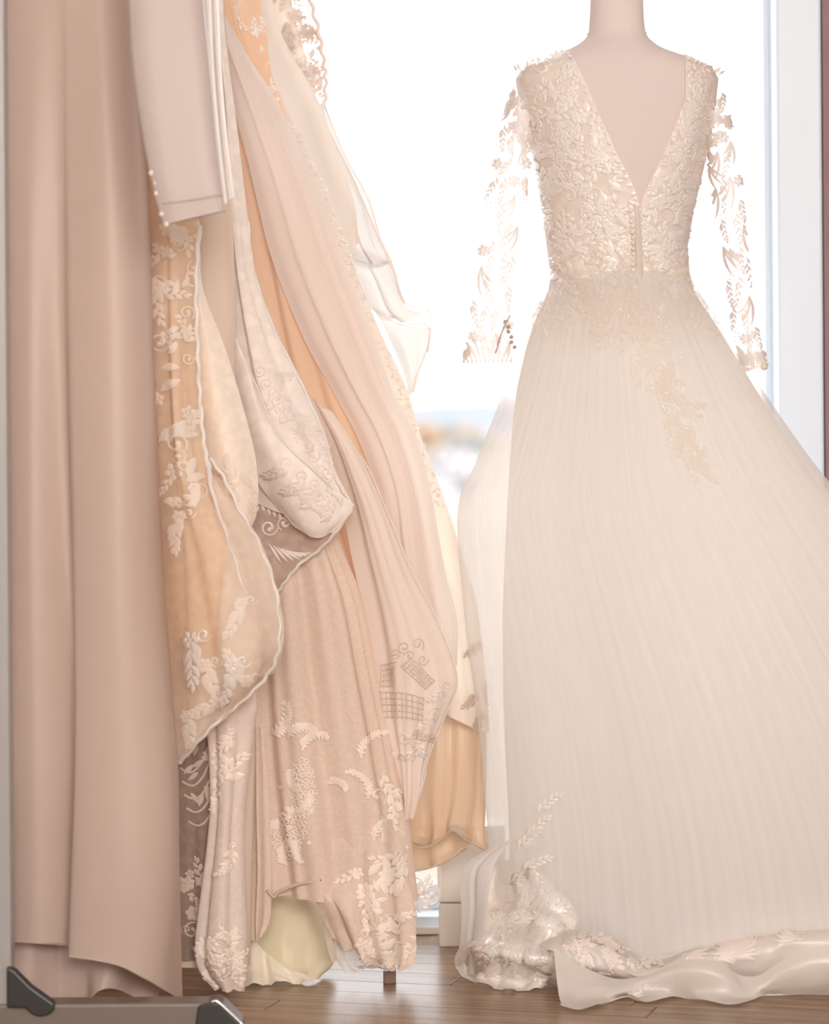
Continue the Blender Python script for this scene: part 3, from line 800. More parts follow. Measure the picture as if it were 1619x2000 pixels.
# ---- D embroidered ivory lace gown with folded corner
Dg = gown(600, 1150, 4.47, 'ivory lace gown with embroidered leaf border folded into a pointed corner')
D1 = sheet('skirt', [[(405, -100, 4.49), (415, -100, 4.485), (425, -100, 4.485), (432, -100, 4.50)], [(415, 60, 4.49), (425, 60, 4.48), (432, 60, 4.48), (438, 58, 4.50)],
                     [(425, 220, 4.49), (440, 220, 4.475), (450, 215, 4.475), (458, 210, 4.50)], [(430, 430, 4.49), (450, 430, 4.475), (470, 430, 4.47), (484, 425, 4.495)],
                     [(435, 540, 4.49), (460, 540, 4.47), (482, 535, 4.468), (497, 528, 4.495)], [(440, 650, 4.49), (475, 650, 4.465), (508, 645, 4.462), (535, 640, 4.495)],
                     [(445, 760, 4.49), (495, 765, 4.46), (545, 760, 4.455), (590, 750, 4.495)], [(460, 850, 4.49), (520, 860, 4.455), (580, 855, 4.45), (632, 845, 4.49)],
                     [(480, 930, 4.49), (550, 950, 4.455), (610, 950, 4.455), (652, 915, 4.48)], [(500, 980, 4.49), (570, 1010, 4.47), (630, 1010, 4.465), (688, 985, 4.475)]],
           60, 140, M['ivory_lace'], Dg, folds=[(2.2, 0.001, 0.005, 0.6, 0.8)], wr=(0.003, 8, 4))
D2 = sheet('train_fold', [[(440, 640, 4.455), (456, 652, 4.445), (462, 668, 4.455)], [(445, 700, 4.455), (480, 715, 4.435), (500, 752, 4.45)], [(455, 770, 4.455), (500, 800, 4.43), (530, 825, 4.445)],
                          [(470, 840, 4.455), (525, 875, 4.43), (562, 872, 4.44)], [(490, 905, 4.455), (560, 935, 4.43), (612, 918, 4.44)], [(508, 950, 4.46), (585, 990, 4.44), (650, 955, 4.45)],
                          [(540, 990, 4.465), (610, 1030, 4.45), (690, 990, 4.46)], [(575, 1030, 4.465), (618, 1050, 4.46), (650, 1040, 4.465)]], 50, 90, M['ivory_lace'], Dg, wr=(0.003, 9, 8))
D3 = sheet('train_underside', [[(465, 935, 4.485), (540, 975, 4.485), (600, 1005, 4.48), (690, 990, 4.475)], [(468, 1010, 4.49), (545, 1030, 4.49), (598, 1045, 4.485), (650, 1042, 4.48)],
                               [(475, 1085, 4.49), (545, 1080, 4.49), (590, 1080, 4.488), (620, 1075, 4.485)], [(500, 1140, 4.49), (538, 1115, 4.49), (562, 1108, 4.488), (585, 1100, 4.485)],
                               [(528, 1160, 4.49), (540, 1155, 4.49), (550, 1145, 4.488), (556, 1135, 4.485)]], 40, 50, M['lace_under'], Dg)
rnd = random.Random(41)
for i in range(11):
    t = i/10
    x = 520 + 132*t; y = 720 + 215*t + 8*math.sin(5*t)
    m_ = Motif(); m_.spray(x, y, 0.9 + rnd.uniform(-.4, .4), 52, 7, 24, rnd.choice((-1, 1))*1.1); m_.scroll(x - 12, y + 4, 2, 12, 1.1, 1.8, rnd.choice((-1, 1)))
    lay('applique', m_, D1, M['thread_pink'], Dg)
for (x, y, a) in [(560, 905, 2.2), (590, 930, 2.0), (615, 945, 1.6), (640, 965, 1.3), (575, 955, 0.3), (600, 980, 0.2)]:
    m_ = Motif(); m_.spray(x, y, a, 48, 7, 26, 0.9, 0.26); m_.scroll(x, y, a, 13, 1.1, 2.2)
    lay('applique', m_, D2, M['thread_pink'], Dg)
m_ = Motif()
for k in range(9): m_.leaf(512 + 11*k, 985 + 5.5*k, 1.3, 15, 3.6)
m_.scroll(525, 1030, 0, 18, 1.2, 2.6); m_.scroll(556, 1022, 2, 15, 1.2, 2.4); m_.strip([(502, 976), (550, 992), (600, 1022), (622, 1048)], [2]*4)
for k in range(8): m_.leaf(525 + 8*k, 1062 + 3*k, 1.0 - 0.15*k, 44, 3)
lay('lace_border', m_, D3, M['thread_pink'], Dg)
m_ = Motif()
for k in range(13): m_.leaf(648 + rnd.uniform(-10, 18), 940 + rnd.uniform(-8, 30), rnd.uniform(0, 1.8), 24, 5)
lay('applique', m_, D2, M['thread_white'], Dg)
cord('scalloped_edge', [(484, 430, 4.487), (496, 530, 4.487), (534, 640, 4.487), (589, 750, 4.485), (630, 845, 4.48), (650, 915, 4.472), (664, 950, 4.465), (690, 988, 4.46)], 0.0022, M['trim_white'], Dg, 110, 6, wave=(12, 0.0008))
cord('fold_highlight', [(457, 655, 4.443), (500, 752, 4.445), (530, 825, 4.442), (562, 872, 4.437), (612, 918, 4.437), (650, 955, 4.447)], 0.0016, M['trim_white'], Dg, 60)  # highlight on the fold, painted as a white cord
cord('scalloped_edge', [(690, 990, 4.46), (655, 1040, 4.466), (620, 1076, 4.48), (585, 1102, 4.482), (557, 1136, 4.482), (540, 1160, 4.486)], 0.003, M['trim_white'], Dg, 70, 6, wave=(8, 0.001))

# ---- E blush lace gown, hem with floral appliques
E = gown(660, 1890, 4.53, 'blush lace gown with ivory flower appliques and deep lace hem almost touching the floor')
Et = tube('skirt', [row(-100, 415, 428, 4.525, 0.008), row(400, 430, 470, 4.525, 0.010), row(600, 440, 500, 4.525, 0.012), row(800, 470, 560, 4.525, 0.014), row(950, 510, 615, 4.525, 0.018), (500, 1080, 655, 1062, 4.53, 0.03), (480, 1200, 698, 1170, 4.53, 0.04), (480, 1330, 728, 1310, 4.53, 0.05), (484, 1460, 762, 1470, 4.53, 0.055), (496, 1600, 788, 1610, 4.53, 0.06), (512, 1680, 798, 1700, 4.53, 0.06), (519, 1740, 805, 1760, 4.53, 0.06)],
          150, 190, M['blush_lace'], E, folds=[(7, 0.0, 0.010, 1.1, 0.9), (15, 0.0, 0.003, 0.4, 1.5)])
E2 = sheet('lace_hem', [[(x, 1600, dof(Et, x, 1600, -0.004, 4.5)) for x in (604, 650, 700, 745, 782)], [(x, 1660, dof(Et, x, 1660, -0.004 if x == 606 else 0.004, 4.5)) for x in (606, 652, 702, 750, 790)],
                        [(x, 1715, dof(Et, x, 1715, -0.003 if x == 612 else 0.006, 4.5)) for x in (612, 656, 706, 756, 797)],
                        [(618, 1740, 4.47), (662, 1775, 4.445), (710, 1790, 4.45), (762, 1790, 4.455), (808, 1780, 4.50)],
                        [(636, 1790, 4.48), (675, 1830, 4.45), (722, 1850, 4.45), (766, 1855, 4.455), (806, 1850, 4.50)],
                        [(655, 1830, 4.48), (692, 1865, 4.455), (730, 1885, 4.455), (765, 1890, 4.458), (797, 1890, 4.49)]], 70, 60, M['blush_lace'], E, folds=[(3, 0.001, 0.008, 0.2, 1.2)], wr=(0.004, 12, 2), edge=(5, 0.004))
sheet('lace_panel', [[(486, 1420, 4.475), (500, 1420, 4.465), (512, 1420, 4.48)], [(484, 1560, 4.475), (502, 1560, 4.46), (524, 1560, 4.48)], [(480, 1700, 4.475), (505, 1700, 4.46), (527, 1700, 4.48)], [(478, 1800, 4.475), (500, 1805, 4.462), (525, 1790, 4.48)], [(490, 1835, 4.475), (500, 1838, 4.465), (508, 1830, 4.475)]],
      30, 60, M['blush_lace'], E, folds=[(2, 0.001, 0.004, 0, 1)])
rnd = random.Random(51)
def acanthus(x, y, a, L, k, sg):
    m = Motif(); px_, py_ = x, y
    pts = []
    for i in range(14):
        t = i/13; aa = a + sg*1.7*t
        pts.append((px_, py_)); px_ += L/13*math.cos(aa); py_ += L/13*math.sin(aa)
    m.strip(pts, [3.2*(1-.5*i/13) for i in range(14)], 1)
    for i in range(1, 13):
        aa = a + sg*1.7*i/13
        m.leaf(pts[i][0], pts[i][1], aa - sg*0.55, k*(1 - .3*i/13), k*0.2, -sg*0.7)
        if i % 2: m.leaf(pts[i][0], pts[i][1], aa + sg*0.6, k*0.55, k*0.14, sg*0.7)
    m.scroll(px_, py_, a + 2, k*0.3, 1.2, 2.2, sg)
    return m
for (x, y, a, L, k, sg) in [(525, 1432, -0.25, 70, 22, -1), (562, 1440, -1.0, 56, 20, 1), (590, 1465, -1.3, 60, 18, 1), (575, 1500, 2.2, 46, 18, -1), (604, 1545, 1.6, 60, 18, 1), (548, 1600, 2.4, 46, 18, 1), (560, 1690, -2.2, 50, 18, 1), (590, 1640, 2.4, 46, 16, -1), (640, 1530, -0.5, 40, 14, 1)]:
    lay('applique', acanthus(x, y, a, L, k, sg), Et, M['thread_blush'], E)
for (x, y, a, L, k, sg) in [(705, 1480, -1.5, 80, 17, 1), (718, 1560, -1.4, 70, 16, -1), (730, 1640, -1.5, 60, 15, 1)]:
    lay('applique', acanthus(x, y, a, L, k, sg), Et, M['thread_blush'], E)
for poly in ([(572, 1490), (604, 1480), (618, 1560), (606, 1605), (575, 1590)], [(528, 1600), (590, 1580), (602, 1625), (566, 1690), (534, 1660)]):
    m_ = Motif()
    for i in range(14):
        for j in range(22):
            x, y = 520 + 9*i + (4.5 if j % 2 else 0), 1476 + 10*j
            if inside(poly, x, y): m_.ring(x + rnd.uniform(-2, 2), y + rnd.uniform(-2, 2), rnd.uniform(3.5, 5), 1.4, 1, 8)
    lay('net_applique', m_, Et, M['thread_blush'], E, kind='stuff')
m_ = Motif()
for k in range(10): m_.disc(560 + rnd.uniform(-14, 50), 1590 + rnd.uniform(-60, 60), 4.5)
lay('bead', m_, Et, M['thread_blush'], E, kind='stuff')
lay('lace_border', fill([(690, 1700), (800, 1660), (806, 1780), (804, 1850), (795, 1888), (735, 1885), (690, 1860), (720, 1790)], 60, rnd, 26, 'llspf'), E2, M['thread_blush'], E, kind='stuff')
lay('lace_border', fill([(735, 1500), (775, 1540), (790, 1640), (740, 1640)], 12, rnd, 26, 'ls', 1.5), Et, M['thread_blush'], E, kind='stuff')
cord('hem', [(521, 1738, 4.475), (535, 1752, 4.475), (545, 1742, 4.474), (580, 1728, 4.472), (612, 1722, 4.468), (628, 1718, 4.462)], 0.0028, M['thread_tan'], E, 40)
sheet('hem_tulle', [[(630, 1800, 4.50), (665, 1820, 4.49), (700, 1830, 4.49), (800, 1830, 4.51)], [(640, 1850, 4.50), (668, 1870, 4.49), (705, 1885, 4.49), (795, 1885, 4.51)], [(650, 1880, 4.50), (690, 1902, 4.49), (720, 1885, 4.49), (780, 1898, 4.51)]], 40, 20, M['ivory_sheer'], E, folds=[(5, 0.002, 0.006, 0, 0)])

# ---- F big blush tulle gown
Fg = gown(760, 1590, 4.58, 'full blush tulle gown fanning out widest, with a lattice basket embroidered near its hem')
F1 = sheet('lining', [[(400, -100, 4.60), (412, -100, 4.59), (424, -100, 4.60)], [(430, 200, 4.60), (470, 195, 4.585), (505, 180, 4.60)], [(450, 450, 4.60), (540, 440, 4.58), (610, 400, 4.60)], [(470, 700, 4.60), (600, 690, 4.575), (715, 660, 4.60)],
                      [(500, 900, 4.60), (660, 900, 4.575), (785, 880, 4.60)], [(560, 1100, 4.60), (720, 1110, 4.58), (840, 1090, 4.60)], [(640, 1300, 4.60), (760, 1320, 4.59), (850, 1280, 4.60)]], 80, 110, M['apricot'], Fg, folds=[(5, 0.0, 0.008, 0.4, 0.8)])  # orange shade under the tulle, painted as the lining colour
Fr = [(-100, 395), (12, 433), (54, 455), (120, 492), (200, 544), (300, 592), (400, 634), (500, 668), (650, 727), (760, 767), (850, 812), (950, 840), (1050, 858), (1122, 871), (1211, 893), (1300, 893)]
Fl = [(-100, 385), (12, 415), (54, 425), (120, 438), (200, 455), (300, 482), (400, 506), (500, 532), (650, 592), (760, 652), (850, 700), (950, 735), (1050, 745), (1122, 750), (1211, 765), (1300, 785)]
F2 = sheet('skirt', [[(l, y + 0.05*(r-l), 4.568), (l + 0.33*(r-l), y + 0.06*(r-l), 4.552), (l + 0.68*(r-l), y + 0.04*(r-l), 4.55), (r, y, 4.585)] for (y, r), (_, l) in zip(Fr, Fl)],
           160, 190, M['blush_tulle'], Fg, folds=[(2.3, 0.0006, 0.0045, 0.8, 0.7)], wr=(0.004, 8, 14, (1, 0.5)))
F3 = sheet('overskirt', [[(600, 770, 4.535), (625, 790, 4.525), (650, 810, 4.53)], [(640, 870, 4.535), (672, 875, 4.51), (705, 893, 4.53)], [(668, 980, 4.535), (715, 985, 4.50), (762, 1015, 4.525)], [(690, 1090, 4.535), (748, 1100, 4.495), (803, 1115, 4.525)],
                         [(712, 1200, 4.535), (782, 1215, 4.495), (852, 1210, 4.525)], [(728, 1310, 4.535), (805, 1330, 4.49), (893, 1325, 4.525)], [(742, 1400, 4.535), (800, 1420, 4.495), (866, 1405, 4.525)], [(765, 1490, 4.535), (800, 1495, 4.505), (836, 1482, 4.525)],
                         [(782, 1560, 4.535), (800, 1560, 4.515), (822, 1545, 4.525)], [(790, 1598, 4.535), (796, 1600, 4.525), (803, 1592, 4.53)]],
           70, 130, M['blush_flap'], Fg, folds=[(2.3, 0.001, 0.006, 2.0, 0.9), (4, 0.0003, 0.001, 1, 1.5)], wr=(0.004, 9, 15))
cord('hem', [(640, 868, 4.53), (705, 892, 4.527), (762, 1014, 4.522), (803, 1114, 4.522), (852, 1209, 4.522), (893, 1325, 4.522), (866, 1406, 4.522), (836, 1482, 4.522), (830, 1515, 4.522), (822, 1546, 4.522), (803, 1594, 4.527)], 0.0012, M['trim_white'], Fg, 90)
m_ = Motif()
def line(p, q, w=1.3, n=12, sag=0.0):
    m_.strip([(p[0] + (q[0]-p[0])*t, p[1] + (q[1]-p[1])*t + sag*math.sin(math.pi*t)) for t in np.linspace(0, 1, n)], [w]*n, 0.8)
for k in range(5): line((742, 1352 + 12.5*k), (828, 1364 + 11*k), sag=-5)      # basket body
for k in range(9): line((744 + 10.2*k, 1348 + 1.6*k), (748 + 9.6*k, 1402 + 0.8*k))
for k in range(5): line((783 + 4.5*k, 1300 - 4*k), (832 + 4.5*k, 1347 - 4*k))   # slanting lattice
for k in range(8): line((785 + 6.6*k, 1302 + 6.2*k), (803 + 6.6*k, 1285 + 6.2*k), n=6)
for k in range(5): line((744, 1300 + 10*k), (776 - 3*k, 1292 + 12*k), n=7); line((745 + 7*k, 1296), (744 + 6*k, 1342), n=7)
m_.scroll(790, 1264, 1, 13, 1.2, 1.7); m_.scroll(816, 1258, 1, 14, 1.2, 1.7, -1); m_.scroll(772, 1276, 2, 11, 1.2, 1.6, -1); m_.scroll(826, 1288, 0, 12, 1.2, 1.6); m_.scroll(800, 1280, 3, 10, 1.1, 1.6)
m_.spray(800, 1440, -0.3, 50, 8, 20, 0.9)
lay('basket_embroidery', m_, F3, M['basket_thread'], Fg)
rnd = random.Random(61)
for (x, y, a, s) in [(790, 1440, 0.3, 34), (815, 1470, 2.6, 30), (850, 1390, 1.9, 32), (870, 1340, 2.0, 30)]:
    m_ = Motif(); m_.spray(x, y, a, s*1.5, 7, s*0.6, 1.0); m_.scroll(x, y, a, s*0.4, 1.1, 2.0)
    lay('applique', m_, F3, M['thread_pink'], Fg)

# ---- H cream tulle gown with a beaded border along its edge, peach organza flounce below
Hg = gown(900, 1690, 4.66, 'cream tulle gown with thin beaded border and a peach organza flounce low by the plinth')
Hpts = [(-100, 440, 4.66), (0, 470, 4.66), (100, 514, 4.66), (200, 558, 4.66), (300, 607, 4.66), (400, 653, 4.66), (500, 688, 4.66), (580, 718, 4.66), (650, 747, 4.66), (760, 798, 4.66), (850, 824, 4.66), (950, 862, 4.66), (1050, 895, 4.66), (1120, 916, 4.66), (1184, 933, 4.66), (1300, 947, 4.66), (1433, 958, 4.66)]
H1 = sheet('skirt', [[(x - 110 - 0.05*(y+100), y + 20 - 70*k, 4.66), (x - 70 - 0.02*y, y + 14 - 55*k, 4.645), (x - 32, y + 8 - 18*k, 4.64), (x, y, 4.665)] for y, x, d in Hpts for k in [max(0, (y - 1100)/333)]], 60, 170, M['cream_tulle'], Hg, folds=[(2.5, 0.0005, 0.007, 0.2, 0.9)], wr=(0.003, 12, 16))
m_ = Motif(); rnd = random.Random(71)
hx = np.array([p[1] for p in Hpts]); hy = np.array([p[0] for p in Hpts])
for y in np.arange(90, 1000, 10):
    x = np.interp(y, hy, hx) - 14
    for k in range(2):
        m_.leaf(x + rnd.uniform(-9, 9), y + rnd.uniform(-4, 4), rnd.uniform(0, 6.28), 9, 1.8)
    if rnd.random() < 0.5: m_.disc(x + rnd.uniform(-9, 9), y, 2.6)
lay('beaded_border', m_, H1, M['thread_pink'], Hg, kind='stuff')
m_ = Motif()
for (x, y) in [(935, 1250), (945, 1330), (940, 1390), (925, 1410), (948, 1430), (930, 1350)]:
    m_.spray(x, y, 1.4 + rnd.uniform(-.5, .5), 40, 6, 20, 0.8)
lay('lace_border', m_, H1, M['thread_tan'], Hg, kind='stuff')
H2 = sheet('flounce', [[(800, 1300, 4.69), (850, 1310, 4.685), (900, 1330, 4.685), (945, 1350, 4.69)], [(795, 1450, 4.685), (850, 1440, 4.68), (905, 1430, 4.68), (950, 1440, 4.685)], [(793, 1560, 4.67), (845, 1560, 4.65), (900, 1545, 4.65), (948, 1540, 4.67)],
                       [(795, 1610, 4.645), (845, 1628, 4.62), (885, 1605, 4.62), (945, 1625, 4.65)], [(790, 1640, 4.64), (840, 1650, 4.62), (885, 1622, 4.60), (950, 1662, 4.645)]], 70, 70, M['peach_organza'], Hg, folds=[(3, 0.001, 0.005, 0.5, 0.6)])
sheet('flounce', [[(780, 1600, 4.675), (830, 1610, 4.67), (880, 1620, 4.67), (920, 1640, 4.675)], [(780, 1660, 4.675), (830, 1670, 4.67), (875, 1660, 4.665), (915, 1650, 4.675)], [(785, 1702, 4.675), (830, 1695, 4.67), (875, 1680, 4.66), (912, 1660, 4.67)]], 40, 30, M['peach_organza'], Hg, folds=[(2, 0.001, 0.005, 0.5, 0.6)])
cord('hem', [(790, 1638, 4.638), (815, 1655, 4.62), (845, 1650, 4.615), (870, 1632, 4.605), (885, 1622, 4.598), (910, 1640, 4.61), (950, 1662, 4.642)], 0.0016, M['thread_tan'], Hg, 50)
cord('hem', [(785, 1703, 4.673), (830, 1697, 4.667), (875, 1680, 4.657), (900, 1660, 4.66), (912, 1655, 4.668)], 0.0018, M['thread_tan'], Hg, 40)
m_ = Motif(); m_.scroll(815, 1725, 0, 26, 1.1, 4); m_.scroll(840, 1745, 2, 24, 1.2, 4, -1); m_.spray(800, 1760, -0.4, 60, 7, 24, -1); m_.scroll(830, 1770, 1, 18, 1.1, 3)
H3 = sheet('lace_train', [[(780, 1650, 4.69), (820, 1650, 4.69), (860, 1650, 4.69)], [(785, 1740, 4.69), (825, 1740, 4.685), (862, 1735, 4.69)], [(790, 1790, 4.69), (825, 1782, 4.685), (858, 1770, 4.69)]], 24, 24, M['ivory_sheer'], Hg)
lay('applique', m_, H3, M['thread_white'], Hg)

# ---- I cream chiffon gown with organza frills
Ig = gown(800, 760, 4.71, 'cream chiffon gown with sheer white organza frills standing out against the window')
I1 = sheet('skirt', [[(440, -100, 4.71), (475, -100, 4.70), (515, -100, 4.715)], [(455, 60, 4.71), (500, 60, 4.70), (545, 55, 4.715)], [(480, 200, 4.71), (550, 205, 4.695), (618, 190, 4.715)], [(520, 330, 4.71), (600, 340, 4.695), (655, 290, 4.715)],
                     [(570, 460, 4.71), (640, 470, 4.70), (690, 390, 4.715)], [(610, 560, 4.71), (670, 560, 4.705), (700, 470, 4.715)]], 50, 70, M['cream_chiffon'], Ig, folds=[(2, 0.0005, 0.004, 0.2, 0.8)])
I2 = sheet('frill', [[(590, 200, 4.735), (615, 200, 4.73), (634, 205, 4.735)], [(610, 300, 4.735), (640, 300, 4.72), (672, 300, 4.74)], [(640, 400, 4.735), (685, 395, 4.72), (720, 390, 4.74)], [(665, 470, 4.735), (705, 470, 4.715), (742, 465, 4.74)],
                     [(690, 505, 4.735), (730, 518, 4.715), (765, 512, 4.74)]], 40, 60, M['organza'], Ig, folds=[(2, 0.001, 0.006, 0.2, 0.8)])
I3 = sheet('frill', [[(680, 480, 4.755), (715, 490, 4.75), (765, 512, 4.745)], [(700, 540, 4.755), (740, 545, 4.735), (782, 560, 4.745)], [(720, 590, 4.755), (760, 600, 4.735), (800, 598, 4.75)], [(735, 608, 4.755), (785, 630, 4.74), (840, 602, 4.755)]], 40, 50, M['organza'], Ig, folds=[(1.5, 0.001, 0.008, 1.2, 0.8)])
I4 = sheet('frill', [[(730, 605, 4.765), (785, 632, 4.76), (838, 640, 4.765)], [(760, 660, 4.765), (800, 680, 4.75), (838, 670, 4.765)], [(790, 730, 4.765), (810, 735, 4.755), (822, 715, 4.765)], [(800, 770, 4.765), (804, 772, 4.76), (808, 765, 4.765)]], 40, 50, M['organza'], Ig, folds=[(1, 0.001, 0.005, 0.2, 0.8)])
for pts in ([(634, 205, 4.733), (672, 300, 4.738), (720, 390, 4.738), (742, 465, 4.738), (765, 512, 4.742), (775, 540, 4.742), (778, 570, 4.742), (790, 590, 4.745), (815, 602, 4.75), (838, 608, 4.753), (842, 640, 4.76), (835, 680, 4.763), (815, 730, 4.763), (806, 768, 4.763)],
            [(692, 506, 4.73), (722, 516, 4.713), (748, 511, 4.72), (765, 512, 4.735)], [(733, 606, 4.75), (800, 632, 4.74), (825, 632, 4.745), (840, 645, 4.75), (836, 690, 4.75)], [(640, 250, 4.72), (690, 350, 4.72), (735, 455, 4.72), (752, 490, 4.72), (790, 590, 4.735)]):
    cord('frill_edge', pts, 0.0012, M['thread_pink'], Ig, 60)

# ---- J lace bodice at the top, farthest
Jg = gown(590, 215, 4.78, 'gown with openwork beaded lace skirt edge seen against the window, farthest on the rack')
J1 = sheet('lace_tulle', [[(500, -120, 4.79), (555, -120, 4.78), (600, -120, 4.79)], [(520, 0, 4.79), (565, 0, 4.775), (604, 0, 4.79)], [(545, 80, 4.79), (585, 80, 4.775), (624, 80, 4.79)], [(580, 160, 4.79), (610, 160, 4.78), (635, 150, 4.79)], [(620, 218, 4.79), (628, 218, 4.785), (634, 212, 4.79)]], 30, 40, M['sleeve_tulle'], Jg)
J2 = sheet('lining', [[(490, -120, 4.80), (545, -120, 4.79), (570, -120, 4.80)], [(515, 0, 4.80), (548, 0, 4.79), (570, 0, 4.80)], [(540, 80, 4.80), (568, 80, 4.79), (590, 80, 4.80)], [(575, 160, 4.80), (592, 160, 4.795), (606, 155, 4.80)], [(610, 214, 4.80), (614, 214, 4.80), (618, 212, 4.80)]], 20, 30, M['cream_panel'], Jg)
rnd = random.Random(81)
lay('lace_embroidery', fill([(530, -10), (606, -10), (626, 70), (636, 150), (632, 215), (600, 170), (560, 90)], 75, rnd, 20, 'lssfp'), J1, M['bead_lace'], Jg, kind='stuff')
cord('beaded_edge', [(600, -60, 4.785), (606, 0, 4.785), (622, 60, 4.785), (632, 120, 4.785), (636, 160, 4.785), (633, 214, 4.785)], 0.0035, M['thread_pink'], Jg, 60, 6, wave=(9, 0.002))
# gown glimpsed between the tulle and chiffon at the top
Kg = gown(500, 120, 4.62, 'apricot gown with lace strap glimpsed between the tulle and the chiffon at the top')
K1 = sheet('bodice', [[(425, -100, 4.625), (465, -100, 4.615), (505, -100, 4.625)], [(432, 0, 4.625), (470, 0, 4.615), (508, 0, 4.625)], [(445, 60, 4.625), (480, 60, 4.615), (520, 60, 4.625)], [(465, 130, 4.625), (495, 130, 4.618), (530, 140, 4.625)], [(500, 220, 4.628), (530, 225, 4.622), (565, 240, 4.628)]], 24, 40, M['apricot'], Kg)
rnd = random.Random(82)
m_ = fill([(446, -5), (470, -5), (462, 55), (448, 40)], 8, rnd, 20, 'ls'); m_.strip([(470, 0), (458, 30), (452, 52)], [4, 4, 3])
lay('lace_strap', m_, K1, M['thread_white'], Kg)
lay('lace_embroidery', fill([(490, 20), (520, 40), (560, 230), (520, 180)], 16, rnd, 18, 'lsp'), K1, M['thread'], Kg, kind='stuff')

# ---- pale yellow cloth heaped on the floor under the gowns
Lg = empty('cloth_bundle', W(560, 1925, fD(560, 1925, 0)), 'pale yellow cloth heaped on the floor under the blush lace hem', 'cloth')
sheet('cloth', [[(520, 1700, 4.66), (560, 1700, 4.65), (600, 1700, 4.65), (640, 1720, 4.66)], [(522, 1758, 4.60), (560, 1755, 4.59), (605, 1757, 4.595), (640, 1790, 4.62)], [(500, 1830, 4.58), (555, 1835, 4.555), (615, 1840, 4.56), (655, 1850, 4.60)],
                [(470, 1885, 4.57), (545, 1890, 4.535), (610, 1885, 4.54), (655, 1880, 4.58)], [(465, 1930, 4.49), (540, 1915, 4.51), (605, 1918, 4.51), (635, 1895, 4.57)]], 70, 70, M['floor_bag'], Lg, folds=[(1.5, 0.001, 0.005, 0, 1)], wr=(0.005, 12, 22))
sheet('folded_edge', [[(470, 1815, 4.53), (490, 1830, 4.525), (520, 1860, 4.52), (560, 1890, 4.505), (600, 1905, 4.505)], [(455, 1870, 4.52), (485, 1885, 4.51), (525, 1900, 4.505), (565, 1910, 4.495), (612, 1912, 4.50)], [(440, 1925, 4.475), (480, 1928, 4.475), (525, 1924, 4.48), (570, 1918, 4.485), (618, 1922, 4.48)]], 60, 40, M['bundle_edge'], Lg, folds=[(3.5, 0.002, 0.006, 0.3, 0.6)], wr=(0.004, 13, 23))

# ---- white plinth by the window wall
px = W(858, 1848, 4.80); 
pl = empty('plinth', (px[0] + 0.05, 4.85, 0), 'low white square plinth by the window wall between the gowns', 'plinth')
zb = W(880, 1765, 4.80)[2]
MB().box(px[0], px[0]+0.11, 4.80, 4.905, 0, zb).build('plinth_body', M['plinth'], pl, bevel=0.002)
MB().box(px[0]-0.002, px[0]+0.112, 4.798, 4.907, zb+0.002, zb+0.13).build('plinth_top', M['plinth'], pl, bevel=0.003)

# ================================================================== DRESS FORM AND ITS GOWN
FD_ = 4.60
form = empty('dress_form', (W(1215, 1800, FD_)[0], FD_, 0), 'pale fabric dress form seen from behind, wearing the long ivory gown', 'mannequin')
def trow(y, l, r, d): return (l, y, r, y, FD_, d)
body = [trow(-90, 1153, 1253, 0.045), trow(-40, 1153, 1254, 0.045), trow(0, 1153, 1256, 0.045), trow(40, 1151, 1258, 0.046), trow(66, 1148, 1262, 0.048), trow(82, 1136, 1274, 0.055), trow(98, 1108, 1300, 0.064), trow(114, 1062, 1348, 0.072), trow(130, 1026, 1384, 0.078), trow(155, 1012, 1398, 0.085),
        trow(200, 1018, 1394, 0.092), trow(260, 1034, 1384, 0.098), trow(320, 1048, 1372, 0.100), trow(400, 1062, 1352, 0.096), trow(480, 1072, 1338, 0.088), trow(540, 1080, 1342, 0.085), trow(600, 1072, 1358, 0.096), trow(660, 1080, 1360, 0.095), trow(700, 1100, 1345, 0.085)]
T = tube('torso', body, 96, 170, M['form'], form, power=0.92)
w0 = W(1204, -92, FD_)
MB().ball((w0[0], w0[1], w0[2]-0.002), 0.046, 1.0, 20, 8).build('neck_cap', M['form'], form, smooth=True)
cord('neck_seam', [(1147, 66, FD_-0.012), (1170, 72, FD_-0.042), (1205, 75, FD_-0.050), (1240, 72, FD_-0.042), (1263, 64, FD_-0.012)], 0.0012, M['form'], form, 30)
cw = W(1215, 900, FD_)
MB().pipe([(cw[0], FD_, 0.02), (cw[0], FD_, 0.9)], 0.015, 12).build('stand_pole', M['chrome'], form, smooth=True)
MB().pipe([(cw[0], FD_, 0.0), (cw[0], FD_, 0.02)], [0.13, 0.12], 28).build('stand_base', M['steel'], form, smooth=False)

dress = empty('wedding_gown', (W(1300, 1900, 4.5)[0], 4.5, 0), 'ivory gown with open V back, sheer lace sleeves and long tulle skirt, on dress form', 'gown')
# bodice: wraps the torso from one V edge round the front to the other
gb = []; arc = []
gpad = 5
ys = [108, 118, 132, 155, 200, 260, 320, 380, 410, 480, 540, 600]
L_ = np.interp(ys, [r[1] for r in body], [r[0] for r in body]); R_ = np.interp(ys, [r[1] for r in body], [r[2] for r in body]); Dd = np.interp(ys, [r[1] for r in body], [r[5] for r in body])
for y, l, r, d in zip(ys, L_, R_, Dd):
    gb.append((l - gpad, y, r + gpad, y, FD_, d + 0.005))
    vl = np.interp(y, [105, 200, 300, 360, 398], [1108, 1148, 1190, 1220, 1240]); vr = np.interp(y, [105, 200, 300, 360, 398], [1331, 1330, 1292, 1262, 1241])
    c = (l + r)/2; h = (r - l)/2 + gpad
    def inv(x):
        k = max(-1, min(1, (x - c)/h)); return math.acos(math.copysign(abs(k)**(1/0.92), k))
    arc.append((inv(vl) - 2*math.pi if False else inv(vl), inv(vr) + 2*math.pi))
